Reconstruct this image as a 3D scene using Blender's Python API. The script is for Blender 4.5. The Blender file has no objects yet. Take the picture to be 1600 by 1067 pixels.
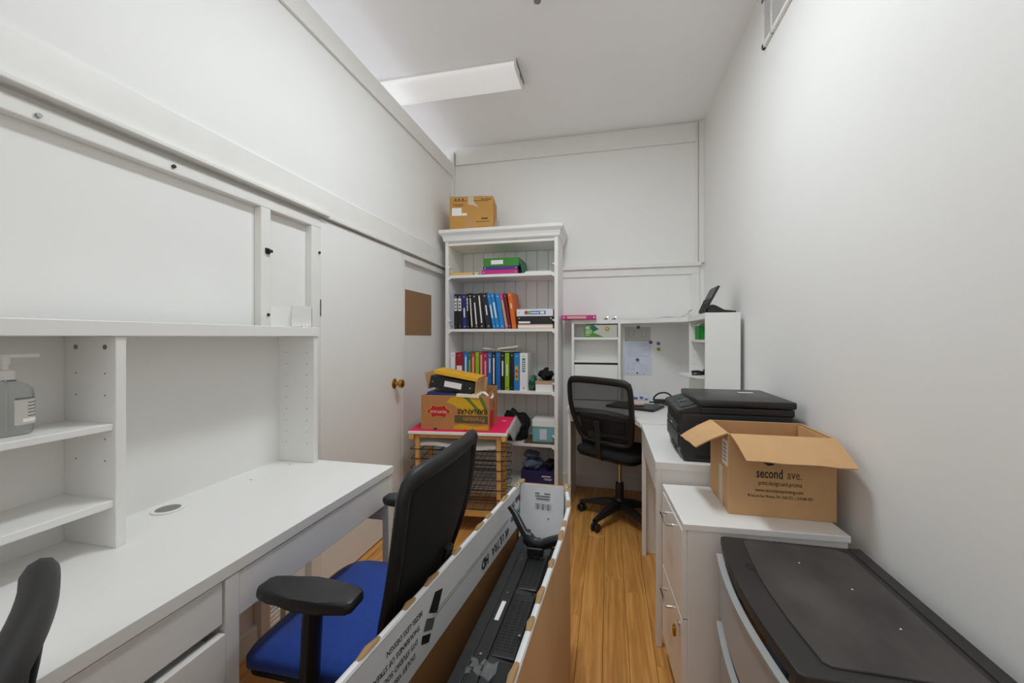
import bpy, bmesh, math, random
from mathutils import Vector, Matrix, Euler
random.seed(7)
S = bpy.context.scene
COL = S.collection
R = math.radians

# ------------------------------------------------------------------ camera, world, exposure
cam_d = bpy.data.cameras.new('camera'); cam = bpy.data.objects.new('camera', cam_d); COL.objects.link(cam)
cam.location = (0, 0, 1.25); cam.rotation_euler = (R(90), 0, R(13.19))
cam_d.sensor_width = 36; cam_d.lens = 14.4; cam_d.shift_y = -7.5 / 1600; cam_d.clip_start = 0.02
S.camera = cam
W = bpy.data.worlds.new('world'); S.world = W; W.use_nodes = True
W.node_tree.nodes['Background'].inputs[0].default_value = (0.75, 0.85, 1, 1)
W.node_tree.nodes['Background'].inputs[1].default_value = 0.6
S.view_settings.view_transform = 'Standard'; S.view_settings.look = 'None'
S.view_settings.exposure = 0.06; S.view_settings.gamma = 1; S.view_settings.use_curve_mapping = False
LAMP_A, LAMP_B, LAMP_C, FILL_W, LENS_E, SPILL_W = 20.5, 0.3, 0.3, 6.5, .26, 42     # watts; LENS_E is the glow of the visible lamp
LAMP_COL = (.89, .96, 1); FILL_COL = (.89, .96, 1)
S.cycles.max_bounces = 14; S.cycles.diffuse_bounces = 9; S.cycles.transparent_max_bounces = 16

XL, XR, YB, YN, ZC = -1.36, 0.735, 3.48, -1.3, 2.945

# ------------------------------------------------------------------ helpers
def lin(c):
    c = c / 255
    return c / 12.92 if c <= 0.04045 else ((c + 0.055) / 1.055) ** 2.4
MATS = {}
def mat(name, rgb, rough=0.5, metal=0.0, var=0.0, vscale=6.0, bump=0.0, bscale=80.0, stretch=(1, 1, 1), **kw):
    if name in MATS: return MATS[name]
    m = bpy.data.materials.new(name); m.use_nodes = True; MATS[name] = m
    nt = m.node_tree; b = nt.nodes['Principled BSDF']
    col = (lin(rgb[0]), lin(rgb[1]), lin(rgb[2]), 1)
    b.inputs['Base Color'].default_value = col
    b.inputs['Roughness'].default_value = rough; b.inputs['Metallic'].default_value = metal
    for k, v in kw.items():
        b.inputs[{'trans': 'Transmission Weight', 'alpha': 'Alpha', 'ior': 'IOR', 'spec': 'Specular IOR Level',
                  'sheen': 'Sheen Weight', 'sss': 'Subsurface Weight'}[k]].default_value = v
    if var or bump:
        tc = nt.nodes.new('ShaderNodeTexCoord'); mp = nt.nodes.new('ShaderNodeMapping')
        mp.inputs['Scale'].default_value = stretch
        nt.links.new(tc.outputs['Object'], mp.inputs[0])
    if var:
        n = nt.nodes.new('ShaderNodeTexNoise'); n.inputs['Scale'].default_value = vscale; n.inputs['Detail'].default_value = 6
        nt.links.new(mp.outputs[0], n.inputs['Vector'])
        r = nt.nodes.new('ShaderNodeValToRGB')
        r.color_ramp.elements[0].position = .3; r.color_ramp.elements[1].position = .7
        r.color_ramp.elements[0].color = tuple(c * (1 - var) for c in col[:3]) + (1,)
        r.color_ramp.elements[1].color = tuple(min(1, c * (1 + var)) for c in col[:3]) + (1,)
        nt.links.new(n.outputs[0], r.inputs[0]); nt.links.new(r.outputs[0], b.inputs['Base Color'])
    if bump:
        n2 = nt.nodes.new('ShaderNodeTexNoise'); n2.inputs['Scale'].default_value = bscale; n2.inputs['Detail'].default_value = 4
        nt.links.new(mp.outputs[0], n2.inputs['Vector'])
        bp = nt.nodes.new('ShaderNodeBump'); bp.inputs['Strength'].default_value = bump; bp.inputs['Distance'].default_value = 0.004
        nt.links.new(n2.outputs[0], bp.inputs['Height']); nt.links.new(bp.outputs[0], b.inputs['Normal'])
    return m
def emat(name, rgb, strength):
    m = bpy.data.materials.new(name); m.use_nodes = True
    b = m.node_tree.nodes['Principled BSDF']
    b.inputs['Base Color'].default_value = (.8, .8, .8, 1)
    b.inputs['Emission Color'].default_value = (*rgb, 1); b.inputs['Emission Strength'].default_value = strength
    MATS[name] = m
    return m

class B:
    def __init__(s): s.bm = bmesh.new()
    def box(s, x0, x1, y0, y1, z0, z1, bev=0.0, seg=2, M=None):
        m = Matrix.Translation(((x0 + x1) / 2, (y0 + y1) / 2, (z0 + z1) / 2)) @ Matrix.Diagonal((abs(x1 - x0), abs(y1 - y0), abs(z1 - z0), 1))
        r = bmesh.ops.create_cube(s.bm, size=1, matrix=(M @ m) if M else m)
        if bev:
            ed = list({e for v in r['verts'] for e in v.link_edges})
            bmesh.ops.bevel(s.bm, geom=ed, offset=bev, segments=seg, affect='EDGES', profile=.5, clamp_overlap=True)
        return s
    def prism(s, pts, axis, a0, a1, M=None, bev=0):
        def p(q, a):
            v = Vector((q[0], q[1], a)) if axis == 'z' else Vector((q[0], a, q[1])) if axis == 'y' else Vector((a, q[0], q[1]))
            return M @ v if M else v
        lo = [s.bm.verts.new(p(q, a0)) for q in pts]; hi = [s.bm.verts.new(p(q, a1)) for q in pts]
        n = len(pts)
        fs = [s.bm.faces.new(lo), s.bm.faces.new(hi[::-1])]
        for i in range(n): fs.append(s.bm.faces.new((lo[i], hi[i], hi[(i + 1) % n], lo[(i + 1) % n])))
        if bev:
            ed = list({e for f in fs[:2] for e in f.edges})
            bmesh.ops.bevel(s.bm, geom=ed, offset=bev, segments=2, affect='EDGES', profile=.5, clamp_overlap=True)
        return s
    def tube(s, pts, r, n=8, closed=False, flat=None):
        pts = [Vector(p) for p in pts]; k = len(pts); rings = []
        up = Vector((0, 0, 1)); prev = None
        for i, p in enumerate(pts):
            a = pts[(i - 1) % k] if (closed or i) else p; c = pts[(i + 1) % k] if (closed or i < k - 1) else p
            t = (c - a).normalized()
            if prev is None:
                u = t.cross(up)
                if u.length < .05: u = t.cross(Vector((1, 0, 0)))
            else: u = prev - t * prev.dot(t)
            u.normalize(); w = t.cross(u).normalized(); prev = u
            rr = r[i] if isinstance(r, (list, tuple)) else r
            f = flat or 1
            rings.append([s.bm.verts.new(p + u * (rr * math.cos(2 * math.pi * j / n)) + w * (rr * f * math.sin(2 * math.pi * j / n))) for j in range(n)])
        for i in range(k if closed else k - 1):
            A, C = rings[i], rings[(i + 1) % k]
            for j in range(n): s.bm.faces.new((A[j], A[(j + 1) % n], C[(j + 1) % n], C[j]))
        if not closed:
            s.bm.faces.new(rings[0][::-1]); s.bm.faces.new(rings[-1])
        return s
    def cyl(s, p0, p1, r, n=16, r2=None):
        return s.tube([p0, p1], [r, r if r2 is None else r2], n)
    def lathe(s, prof, n=24, c=(0, 0, 0), M=None):
        rings = []
        for r, z in prof:
            ring = []
            for j in range(n):
                v = Vector((c[0] + r * math.cos(2 * math.pi * j / n), c[1] + r * math.sin(2 * math.pi * j / n), c[2] + z))
                ring.append(s.bm.verts.new(M @ v if M else v))
            rings.append(ring)
        for A, C in zip(rings, rings[1:]):
            for j in range(n): s.bm.faces.new((A[j], A[(j + 1) % n], C[(j + 1) % n], C[j]))
        if prof[0][0] > 1e-4: s.bm.faces.new(rings[0][::-1])
        if prof[-1][0] > 1e-4: s.bm.faces.new(rings[-1])
        return s
    def grid(s, rows, thick=0.0, nrm=None, closed_u=False):
        V = [[s.bm.verts.new(Vector(p)) for p in row] for row in rows]
        fs = []
        for i in range(len(V) - 1):
            for j in range(len(V[i]) - 1): fs.append(s.bm.faces.new((V[i][j], V[i][j + 1], V[i + 1][j + 1], V[i + 1][j])))
        if thick:
            bmesh.ops.recalc_face_normals(s.bm, faces=fs)
            bmesh.ops.solidify(s.bm, geom=fs, thickness=thick)
        return s
    def poly(s, pts):
        s.bm.faces.new([s.bm.verts.new(Vector(p)) for p in pts]); return s
    def build(s, name, m, parent=None, smooth=False, loc=None, label=None):
        bmesh.ops.remove_doubles(s.bm, verts=s.bm.verts, dist=1e-6)
        bmesh.ops.recalc_face_normals(s.bm, faces=s.bm.faces)
        me = bpy.data.meshes.new(name); s.bm.to_mesh(me); s.bm.free()
        if smooth:
            me.polygons.foreach_set('use_smooth', [True] * len(me.polygons))
            if smooth != 'all': me.set_sharp_from_angle(angle=R(40))
        o = bpy.data.objects.new(name, me); COL.objects.link(o)
        if m: me.materials.append(MATS[m] if isinstance(m, str) else m)
        if parent: o.parent = parent
        if loc: o.location = loc
        if label: o['label'] = label
        return o
def thing(name, label, cat, loc=(0, 0, 0), rz=0, group=None):
    o = bpy.data.objects.new(name, None); COL.objects.link(o); o.empty_display_size = .05
    o.location = loc; o.rotation_euler = (0, 0, R(rz)); o['label'] = label; o['category'] = cat
    if group: o['group'] = group
    return o
def tag(o, label, cat, group=None):
    o['label'] = label; o['category'] = cat
    if group: o['group'] = group
    return o
def struct(o): o['kind'] = 'structure'; return o
def bx(name, m, parent, *a, bev=0.002, **k):
    return B().box(*a, bev=bev).build(name, m, parent, **k)
def text(body, size, m, parent, loc, rot, name='lettering', align='LEFT', weight=0.0, sx=1.0, extr=0.0002, shear=0):
    cu = bpy.data.curves.new(name, 'FONT'); cu.body = body; cu.size = size; cu.align_x = align; cu.align_y = 'CENTER'
    cu.extrude = extr; cu.offset = weight; cu.resolution_u = 2; cu.shear = shear
    t = bpy.data.objects.new(name, cu)
    me = bpy.data.meshes.new_from_object(t); bpy.data.objects.remove(t)
    me.materials.clear(); me.materials.append(MATS[m])
    o = bpy.data.objects.new(name, me); COL.objects.link(o); o.parent = parent
    o.location = loc; o.rotation_euler = rot; o.scale = (sx, 1, 1)
    return o
FACE_NY = (R(90), 0, 0)            # text that faces -y, reads along +x
def smooth_path(pts, n=6):
    out = []; P = [Vector(p) for p in pts]
    for i in range(len(P) - 1):
        a = P[max(i - 1, 0)]; b = P[i]; c = P[i + 1]; d = P[min(i + 2, len(P) - 1)]
        for j in range(n):
            t = j / n
            out.append(.5 * ((2 * b) + (c - a) * t + (2 * a - 5 * b + 4 * c - d) * t * t + (3 * b - a - 3 * c + d) * t ** 3))
    out.append(P[-1]); return out

# ------------------------------------------------------------------ materials
mat('wall_paint', (236, 235.5, 233), .55, var=.012, vscale=2, bump=.05, bscale=120)
mat('ceiling_paint', (247, 247, 248), .8, var=.01, vscale=2)
mat('trim_paint', (232, 231, 227), .4, var=.02, vscale=8, bump=.06, bscale=30)
mat('white_board', (235, 234, 231), .33, var=.006, vscale=3)
mat('white_edge', (228, 227, 224), .4)
mat('bookcase_paint', (236, 236, 234), .4)
mat('black_gap', (18, 18, 18), .6)
mat('grey_metal', (150, 150, 148), .35, 1.0)
mat('chrome', (205, 205, 205), .18, 1.0)
mat('brass', (190, 150, 70), .22, 1.0)
mat('black_plastic', (26, 26, 27), .45, bump=.05, bscale=400)
mat('black_satin', (34, 34, 36), .38)
mat('dark_grey_plastic', (44, 45, 48), .42)
mat('lid_black', (40, 37, 37), .55, var=.22, vscale=7, bump=.05, bscale=200)
mat('lid_dusty', (64, 59, 57), .6, var=.42, vscale=11, stretch=(1, .5, 1))
mat('drawer_lip', (206, 208, 208), .3, trans=.35, ior=1.3)
mat('blue_fabric', (26, 68, 160), .9, var=.10, vscale=60, bump=.25, bscale=700, sheen=.2)
mat('black_fabric', (20, 20, 22), .9, bump=.3, bscale=600)
mat('mesh_fabric', (14, 14, 15), .85, alpha=.95); mat('frame_black', (17, 17, 18), .5)
mat('mesh_thin', (26, 26, 28), .85, alpha=.60)
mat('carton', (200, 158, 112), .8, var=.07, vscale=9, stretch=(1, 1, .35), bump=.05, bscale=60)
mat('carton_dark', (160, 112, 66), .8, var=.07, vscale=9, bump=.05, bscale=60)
mat('carton_ochre', (196, 146, 74), .75, var=.05, vscale=8)
mat('carton_banana', (182, 126, 76), .75, var=.06, vscale=10)
mat('tape', (190, 150, 95), .25)
mat('clear_tape', (206, 190, 165), .2)
mat('white_print', (226, 227, 229), .5, var=.03, vscale=7)
mat('kraft_edge', (164, 132, 92), .85, var=.1, vscale=40)
mat('ink_black', (24, 22, 22), .6)
mat('ink_grey', (92, 92, 92), .6)
mat('ink_brown', (52, 36, 24), .6)
mat('ink_teal', (20, 140, 150), .6)
mat('ink_purple', (66, 44, 110), .6)
mat('paper', (238, 238, 236), .7)
mat('paper_blue', (214, 218, 234), .7)
mat('cream', (236, 226, 200), .7)
mat('kraft_paper', (146, 112, 78), .8, var=.03, vscale=5)
mat('pine', (214, 164, 96), .55, var=.12, vscale=14, stretch=(6, 6, 1))
mat('wire_black', (28, 28, 30), .4, .6)
mat('pink_board', (240, 18, 92), .6)
mat('clear_film', (225, 225, 225), .12, alpha=.28)
mat('thin_film', (225, 225, 225), .08, alpha=.13)
mat('red_print', (190, 32, 32), .6)
mat('yellow_print', (214, 166, 30), .6)
mat('green_print', (92, 118, 40), .6)
mat('olive_print', (92, 82, 48), .6)
mat('lens_plastic', (236, 236, 237), .3, sss=.0)
mat('clear_plastic', (236, 240, 240), .06, trans=1.0, ior=1.35)
mat('gel', (236, 240, 238), .02, trans=1.0, ior=1.33)
mat('frosted', (214, 216, 218), .38, trans=.55, ior=1.3)
mat('smoke_dark', (40, 44, 52), .5)
for nm, c in dict(b_grey=(165, 168, 180), b_black=(30, 30, 31), b_navy=(38, 44, 120), b_dknavy=(32, 36, 52), b_blue=(24, 132, 204),
                  b_blue2=(30, 112, 186), b_pink=(214, 60, 130), b_dkred=(104, 26, 36), b_orange=(222, 106, 22), b_green=(52, 132, 44),
                  b_purple=(78, 52, 134), b_magenta=(196, 42, 130), b_red=(192, 44, 40), b_crimson=(150, 28, 36), b_lime=(142, 190, 34),
                  b_teal=(20, 120, 96), b_rose=(184, 32, 92), b_white=(232, 233, 236), b_yellow=(232, 174, 34), b_royal=(44, 56, 128),
                  tan=(190, 160, 128), manila=(222, 184, 108), teal_box=(118, 178, 186), navy_box=(42, 40, 92), denim=(96, 108, 128), g_bin=(20, 140, 48),
                  g_fabric=(28, 104, 72), skin=(220, 178, 158), carton_green=(76, 148, 40), carton_grey=(196, 194, 186),
                  olive=(150, 152, 60), slate=(96, 108, 140), wood_brown=(104, 72, 50)).items():
    mat(nm, c, .42)

def wood_floor():
    m = bpy.data.materials.new('oak_laminate'); m.use_nodes = True; MATS['oak_laminate'] = m
    nt = m.node_tree; b = nt.nodes['Principled BSDF']; N = nt.nodes.new; L = nt.links.new
    g = N('ShaderNodeNewGeometry'); oi = N('ShaderNodeObjectInfo')
    mul = N('ShaderNodeVectorMath'); mul.operation = 'MULTIPLY_ADD'
    cmb = N('ShaderNodeCombineXYZ')
    m1 = N('ShaderNodeMath'); m1.operation = 'MULTIPLY'; m1.inputs[1].default_value = 37
    L(oi.outputs['Random'], m1.inputs[0]); L(m1.outputs[0], cmb.inputs[1]); L(m1.outputs[0], cmb.inputs[2])
    mul.inputs[1].default_value = (1, .05, 1)
    L(g.outputs['Position'], mul.inputs[0]); L(cmb.outputs[0], mul.inputs[2])
    n0 = N('ShaderNodeTexNoise'); n0.inputs['Scale'].default_value = 9; n0.inputs['Detail'].default_value = 2
    L(mul.outputs[0], n0.inputs['Vector'])
    ring = N('ShaderNodeMath'); ring.operation = 'MULTIPLY'; ring.inputs[1].default_value = 60
    L(n0.outputs[0], ring.inputs[0])
    sn = N('ShaderNodeMath'); sn.operation = 'SINE'; L(ring.outputs[0], sn.inputs[0])
    mr = N('ShaderNodeMapRange'); mr.inputs[1].default_value = -.6; mr.inputs[2].default_value = 1; L(sn.outputs[0], mr.inputs[0])
    n1 = N('ShaderNodeTexNoise'); n1.inputs['Scale'].default_value = 110; n1.inputs['Detail'].default_value = 5
    L(mul.outputs[0], n1.inputs['Vector'])
    ramp = N('ShaderNodeValToRGB')
    e = ramp.color_ramp.elements
    e[0].position = 0; e[0].color = (lin(203), lin(144), lin(74), 1)
    e[1].position = 1; e[1].color = (lin(222), lin(163), lin(90), 1)
    L(mr.outputs[0], ramp.inputs[0])
    r2 = N('ShaderNodeValToRGB'); r2.color_ramp.elements[0].position = .3; r2.color_ramp.elements[0].color = (.74, .69, .64, 1)
    r2.color_ramp.elements[1].position = .6; r2.color_ramp.elements[1].color = (1.05, 1.05, 1.05, 1)
    L(n1.outputs[0], r2.inputs[0])
    mx = N('ShaderNodeMix'); mx.data_type = 'RGBA'; mx.blend_type = 'MULTIPLY'; mx.inputs[0].default_value = .8
    L(ramp.outputs[0], mx.inputs[6]); L(r2.outputs[0], mx.inputs[7])
    hs = N('ShaderNodeHueSaturation')
    vr = N('ShaderNodeMapRange'); vr.inputs[3].default_value = .92; vr.inputs[4].default_value = 1.05
    L(oi.outputs['Random'], vr.inputs[0]); L(vr.outputs[0], hs.inputs['Value']); L(mx.outputs[2], hs.inputs['Color'])
    L(hs.outputs[0], b.inputs['Base Color']); b.inputs['Roughness'].default_value = .34
wood_floor()
MATS['lamp_on'] = emat('lamp_on', (1, 1, 1), 1); emat('lamp_dim', (1, 1, 1), LENS_E)

# ------------------------------------------------------------------ structure
fl = struct(bx('floor', 'wood_brown', None, -3.6, XR + .1, YN - .1, YB + .1, -.08, -.012, bev=0))
PW, PL = .100, 1.21
plank_me = None
row = 0; x = XL - .06
while x < XR + .02:
    y = YN - random.uniform(0, 1.1)
    while y < YB:
        w = min(PW, XR + .03 - x)
        y0, y1 = max(y, YN), min(y + PL, YB + .01)
        if y1 - y0 > .02:
            if w == PW and y1 - y0 > PL - .001:
                if plank_me is None:
                    o = B().box(0, PW - .0012, 0, PL - .0012, -.012, 0, bev=.0012, seg=1).build('plank', 'oak_laminate', fl); plank_me = o.data
                else:
                    o = bpy.data.objects.new('plank', plank_me); COL.objects.link(o); o.parent = fl
            else:
                o = B().box(0, w - .0012, 0, y1 - y0 - .0012, -.012, 0, bev=.0012, seg=1).build('plank', 'oak_laminate', fl)
            o.location = (x, y0, 0)
        y += PL
    x += PW; row += 1
struct(bx('ceiling', 'ceiling_paint', None, -3.6, XR + .1, YN - .1, YB + .1, ZC, ZC + .08, bev=0))
struct(bx('wall_right', 'wall_paint', None, XR, XR + .1, YN - .1, YB + .1, -.08, ZC, bev=0))
struct(bx('wall_back', 'wall_paint', None, -3.6, XR, YB, YB + .1, -.08, ZC, bev=0))
struct(bx('wall_near', 'wall_paint', None, -3.6, XR, YN - .1, YN, -.08, ZC, bev=0))
# partition on the left: it stops short of the ceiling, the next room lies behind it
struct(bx('wall_left', 'wall_paint', None, XL - .09, XL - .03, YN, YB, 0, 1.84, bev=0))
struct(bx('wall_left_upper', 'wall_paint', None, XL - .09, XL, YN, YB, 1.84, 2.79, bev=0))
# outer wall of the room next door with a window
wo = B(); wx0, wx1 = -3.6, -3.5
wo.box(wx0, wx1, YN, YB, -.08, 1.0).box(wx0, wx1, YN, YB, 2.5, ZC).box(wx0, wx1, YN, .2, 1.0, 2.5).box(wx0, wx1, 3.2, YB, 1.0, 2.5)
struct(wo.build('wall_outer', 'wall_paint'))
wn = bpy.data.objects.new('window_1', None); COL.objects.link(wn); struct(wn); wn.location = (-3.55, 1.7, 1.0)
for y0, y1 in ((-1.5, -1.45), (-.525, -.475), (.475, .525), (1.45, 1.5)): bx('window_frame', 'trim_paint', wn, -.03, .03, y0, y1, 0, 1.5)
bx('window_sill', 'trim_paint', wn, -.04, .1, -1.5, 1.5, 0, .03); bx('window_head', 'trim_paint', wn, -.03, .03, -1.5, 1.5, 1.46, 1.5)
for y0 in (-1.45, -.475, .525): bx('pane', 'clear_film', wn, -.004, .004, y0, y0 + .92, .03, 1.46, bev=0)
ld = bpy.data.lights.new('daylight', 'AREA'); ld.shape = 'RECTANGLE'; ld.size = 1.4; ld.size_y = 2.9; ld.energy = SPILL_W; ld.color = (.9, .94, 1)
lo = bpy.data.objects.new('daylight', ld); COL.objects.link(lo); lo.location = (-3.47, 1.7, 1.75); lo.rotation_euler = (0, R(-90), 0)

# unseen window shape added behind the camera to carry a soft fill light
wn = bpy.data.objects.new('added_window', None); COL.objects.link(wn); struct(wn); wn.location = (-.30, YN, .9)
for x0, x1 in ((-.85, -.80), (-.025, .025), (.80, .85)): bx('window_frame', 'wall_paint', wn, x0, x1, 0, .03, 0, 1.7)
bx('window_head', 'wall_paint', wn, -.85, .85, 0, .03, 1.65, 1.7); bx('window_sill', 'wall_paint', wn, -.88, .88, 0, .08, -.03, .02)
for x0 in (-.80, .025): bx('pane', 'clear_film', wn, x0, x0 + .775, .004, .010, .02, 1.65, bev=0)
ld = bpy.data.lights.new('added_fill_light', 'AREA'); ld.shape = 'RECTANGLE'; ld.size = 1.6; ld.size_y = 1.6; ld.energy = FILL_W; ld.color = FILL_COL  # added fill light, flattens the brightness of the walls
lo = bpy.data.objects.new('added_fill_light', ld); COL.objects.link(lo); lo.parent = wn; lo.location = (0, .04, .84); lo.rotation_euler = (R(90), 0, 0)

tn = 0
def trim(m='trim_paint', *a, bev=.003):
    global tn; tn += 1
    return struct(bx('trim_%d' % tn, m, None, *a, bev=bev))
F = XL                                     # face of the frame on the left wall
trim('trim_paint', F, F + .012, YN, YB, 1.852, 1.968)                       # wide flat board
trim('trim_paint', F, F + .034, YN, 1.755, 1.836, 1.852)                    # ledge strip
trim('trim_paint', F, F + .022, 1.76, YB - .005, 1.832, 1.850)
trim('trim_paint', F - .03, F + .004, YN, 1.722, 1.775, 1.815)              # head rail under the ledge
trim('trim_paint', F - .03, F + .004, 2.54, YB, 1.775, 1.815)
for y0, y1 in ((1.372, 1.420), (1.660, 1.722), (2.536, 2.570), (3.42, 3.48), (-.30, -.24)):
    trim('trim_paint', F - .03, F + .004, y0, y1, 0, 1.775)
trim('trim_paint', F, F + .016, YN, YB - .03, 2.675, 2.79)                  # top board of the partition
trim('trim_paint', F - .09, F + .0, YN, YB, 2.79, 2.802)                    # its cap
trim('trim_paint', F - .02, F + .020, YB - .045, YB, 1.97, 2.90)            # corner post
trim('trim_paint', XL + .03, .672, YB - .022, YB, 2.785, 2.925)             # top board on the back wall
trim('trim_paint', .695, XR, YB - .025, YB, 1.83, 2.944)                    # corner post right
trim('trim_paint', .672, .690, YB - .012, YB, 1.83, 2.944)
trim('trim_paint', -.40, .71, YB - .035, YB, 1.806, 1.832)                  # chair rail back
trim('trim_paint', -.40, .70, YB - .014, YB, 1.745, 1.806)
trim('trim_paint', -.40, -.37, YB - .014, YB, .10, 1.745)
trim('trim_paint', .64, .70, YB - .014, YB, .10, 1.745)
struct(bx('baseboard_back', 'trim_paint', None, -.40, XR, YB - .018, YB, 0, .10, bev=.004))
struct(bx('baseboard_left', 'trim_paint', None, F - .03, F - .012, YN, 1.66, 0, .09, bev=.004))
struct(bx('baseboard_right', 'trim_paint', None, XR - .016, XR, YN, YB - .02, 0, .09, bev=.004))
# flush door
dr = bpy.data.objects.new('door_1', None); COL.objects.link(dr); struct(dr); dr.location = (F - .03, 1.722, 0)
bx('door_leaf', 'wall_paint', dr, 0, .032, .002, .810, .008, 1.822, bev=.002)
kb = B(); KM = Matrix.Translation((.032, .705, .945)) @ Matrix.Rotation(R(90), 4, 'Y')
kb.lathe([(.032, 0), (.032, .003), (.026, .007), (.012, .010), (.011, .028), (.018, .033), (.027, .042), (.029, .052), (.025, .062), (.012, .067), (0, .068)], 24, M=KM)
kb.build('door_handle', 'brass', dr, smooth=True, label='round brass door knob')
for z in (.5, 1.35): bx('hinge', 'grey_metal', dr, .028, .034, -.006, .004, z, z + .08, bev=0)
# little catches and screws left on the frame stiles
for (y, z, nme) in ((1.402, 1.60, 'latch_catch'),):
    t = thing('latch_catch', 'small black latch catch screwed to the white frame stile', 'latch', (F + .004, y, z))
    bx('catch_plate', 'black_plastic', t, 0, .004, -.012, .012, -.012, .012); bx('catch_hook', 'black_plastic', t, .004, .016, -.004, .014, -.006, .006)
for y, z, lab in ((1.405, 1.34, 'small black screw low on the frame stile above the hutch'), (1.71, 1.655, 'small black screw high on the stile beside the door'),
                  (1.03, 1.795, 'small dark screw hook in the rail under the ledge'), (.71, 1.79, 'bent metal screw eye in the rail under the ledge')):
    tag(B().cyl((0, 0, 0), (.006, 0, 0), .006, 10).build('screw', 'grey_metal' if 'eye' in lab else 'black_plastic', loc=(F + .004, y, z)), lab, 'screw')

# vent grille on the right wall
t = thing('vent_grille', 'white wall vent grille high on the right wall near the ceiling', 'vent', (XR, 1.80, 2.63))
for a in ((-.40, -.375, 0, .24), (.375, .40, 0, .24), (-.40, .40, 0, .022), (-.40, .40, .218, .24), (.28, .29, 0, .24), (-.10, -.09, 0, .24)):
    bx('frame_bar', 'trim_paint', t, -.014, 0, *a, bev=.002)
bx('backing', 'grey_metal', t, -.002, 0, -.38, .38, .01, .23, bev=0)
for k in range(18): bx('slat', 'ceiling_paint', t, -.010, -.003, -.375, .375, .026 + k * .0108, .0285 + k * .0108, bev=0)

# ------------------------------------------------------------------ ceiling lamps
def ceiling_light(label, cx, cy, lit=0, Lh=.61):
    t = thing('ceiling_light', label, 'lamp', (cx, cy, ZC))
    bx('housing', 'trim_paint', t, -Lh, Lh, -.125, .125, -.022, 0, bev=.002)
    prof = [(-.130, -.018), (-.124, -.036), (-.104, -.048), (-.03, -.047), (0, -.044), (.03, -.047), (.104, -.048), (.124, -.036), (.130, -.018)]
    B().prism(prof, 'x', -Lh + .012, Lh - .012).build('diffuser', 'lamp_on' if lit else 'lamp_dim', t, smooth=True)
    for s in (-1, 1):
        B().prism([(-.133, -.002), (-.133, -.034), (-.104, -.052), (.104, -.052), (.133, -.034), (.133, -.002)], 'x', s * Lh - .012 * (s > 0), s * Lh + .012 * (s < 0)).build('end_cap', 'trim_paint', t)
        bx('end_clip', 'grey_metal', t, s * Lh - .002, s * Lh + .002, -.02, .02, -.045, -.02, bev=0)
    if lit:
        d = bpy.data.lights.new('tube_light', 'AREA'); d.shape = 'RECTANGLE'; d.size = Lh * 1.9; d.size_y = .22; d.energy = lit; d.color = LAMP_COL
        l = bpy.data.objects.new('tube_light', d); COL.objects.link(l); l.parent = t; l.location = (0, 0, -.056)
    return t
ceiling_light('dim wraparound fluorescent ceiling lamp running over the partition top', -1.155, 2.56)
ceiling_light('lit wraparound fluorescent ceiling lamp over the blue office chair', -.24, 1.56, LAMP_A, .40).rotation_euler.z = R(90)
ceiling_light('added unseen wraparound ceiling lamp over the drawer end of the long desk', -.30, .20, LAMP_B)  # out-of-view lamp added to spread the light along the room
ceiling_light('added unseen wraparound ceiling lamp beside the near wall', -.30, -.95, LAMP_C)  # another unseen lamp, added behind the camera for evener light
t = thing('sprinkler_head', 'small white sprinkler head on the ceiling', 'sprinkler', (-.34, 2.0, ZC))
B().lathe([(.0, 0), (.035, 0), (.033, -.006), (.014, -.008)], 20).build('rosette', 'trim_paint', t, smooth=True)
B().lathe([(.012, -.006), (.010, -.022), (.004, -.026), (.004, -.034), (.018, -.036), (.018, -.039), (0, -.039)], 16).build('nozzle', 'grey_metal', t, smooth=True)

def axes(X, Y):
    X = Vector(X).normalized(); Y = Vector(Y).normalized(); Z = X.cross(Y)
    return Matrix((X, Y, Z)).transposed().to_euler()
from mathutils import noise as mnoise
def crumple(name, m, loc, size, seed, parent=None, rough=.35, sub=3, rz=0):
    bm = bmesh.new(); bmesh.ops.create_icosphere(bm, subdivisions=sub, radius=1)
    off = Vector((seed * 3.7, seed * 1.3, seed * 7.1))
    for v in bm.verts:
        n = v.co.normalized()
        d = mnoise.noise(n * 1.6 + off) * rough + abs(mnoise.noise(n * 3.5 + off)) * rough * .8 - abs(mnoise.noise(n * 7 + off)) * rough * .35
        q = n * (1 + d - .1)
        v.co = Vector((q.x * size[0] / 2, q.y * size[1] / 2, max(-size[2] / 2, q.z * size[2] / 2)))
    zmin = min(v.co.z for v in bm.verts)
    for v in bm.verts: v.co.z = max(0.0, v.co.z - zmin - size[2] * .06)
    b = B(); b.bm.free(); b.bm = bm
    o = b.build(name, m, parent, smooth=True, loc=loc); o.rotation_euler.z = R(rz)
    return o

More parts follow.
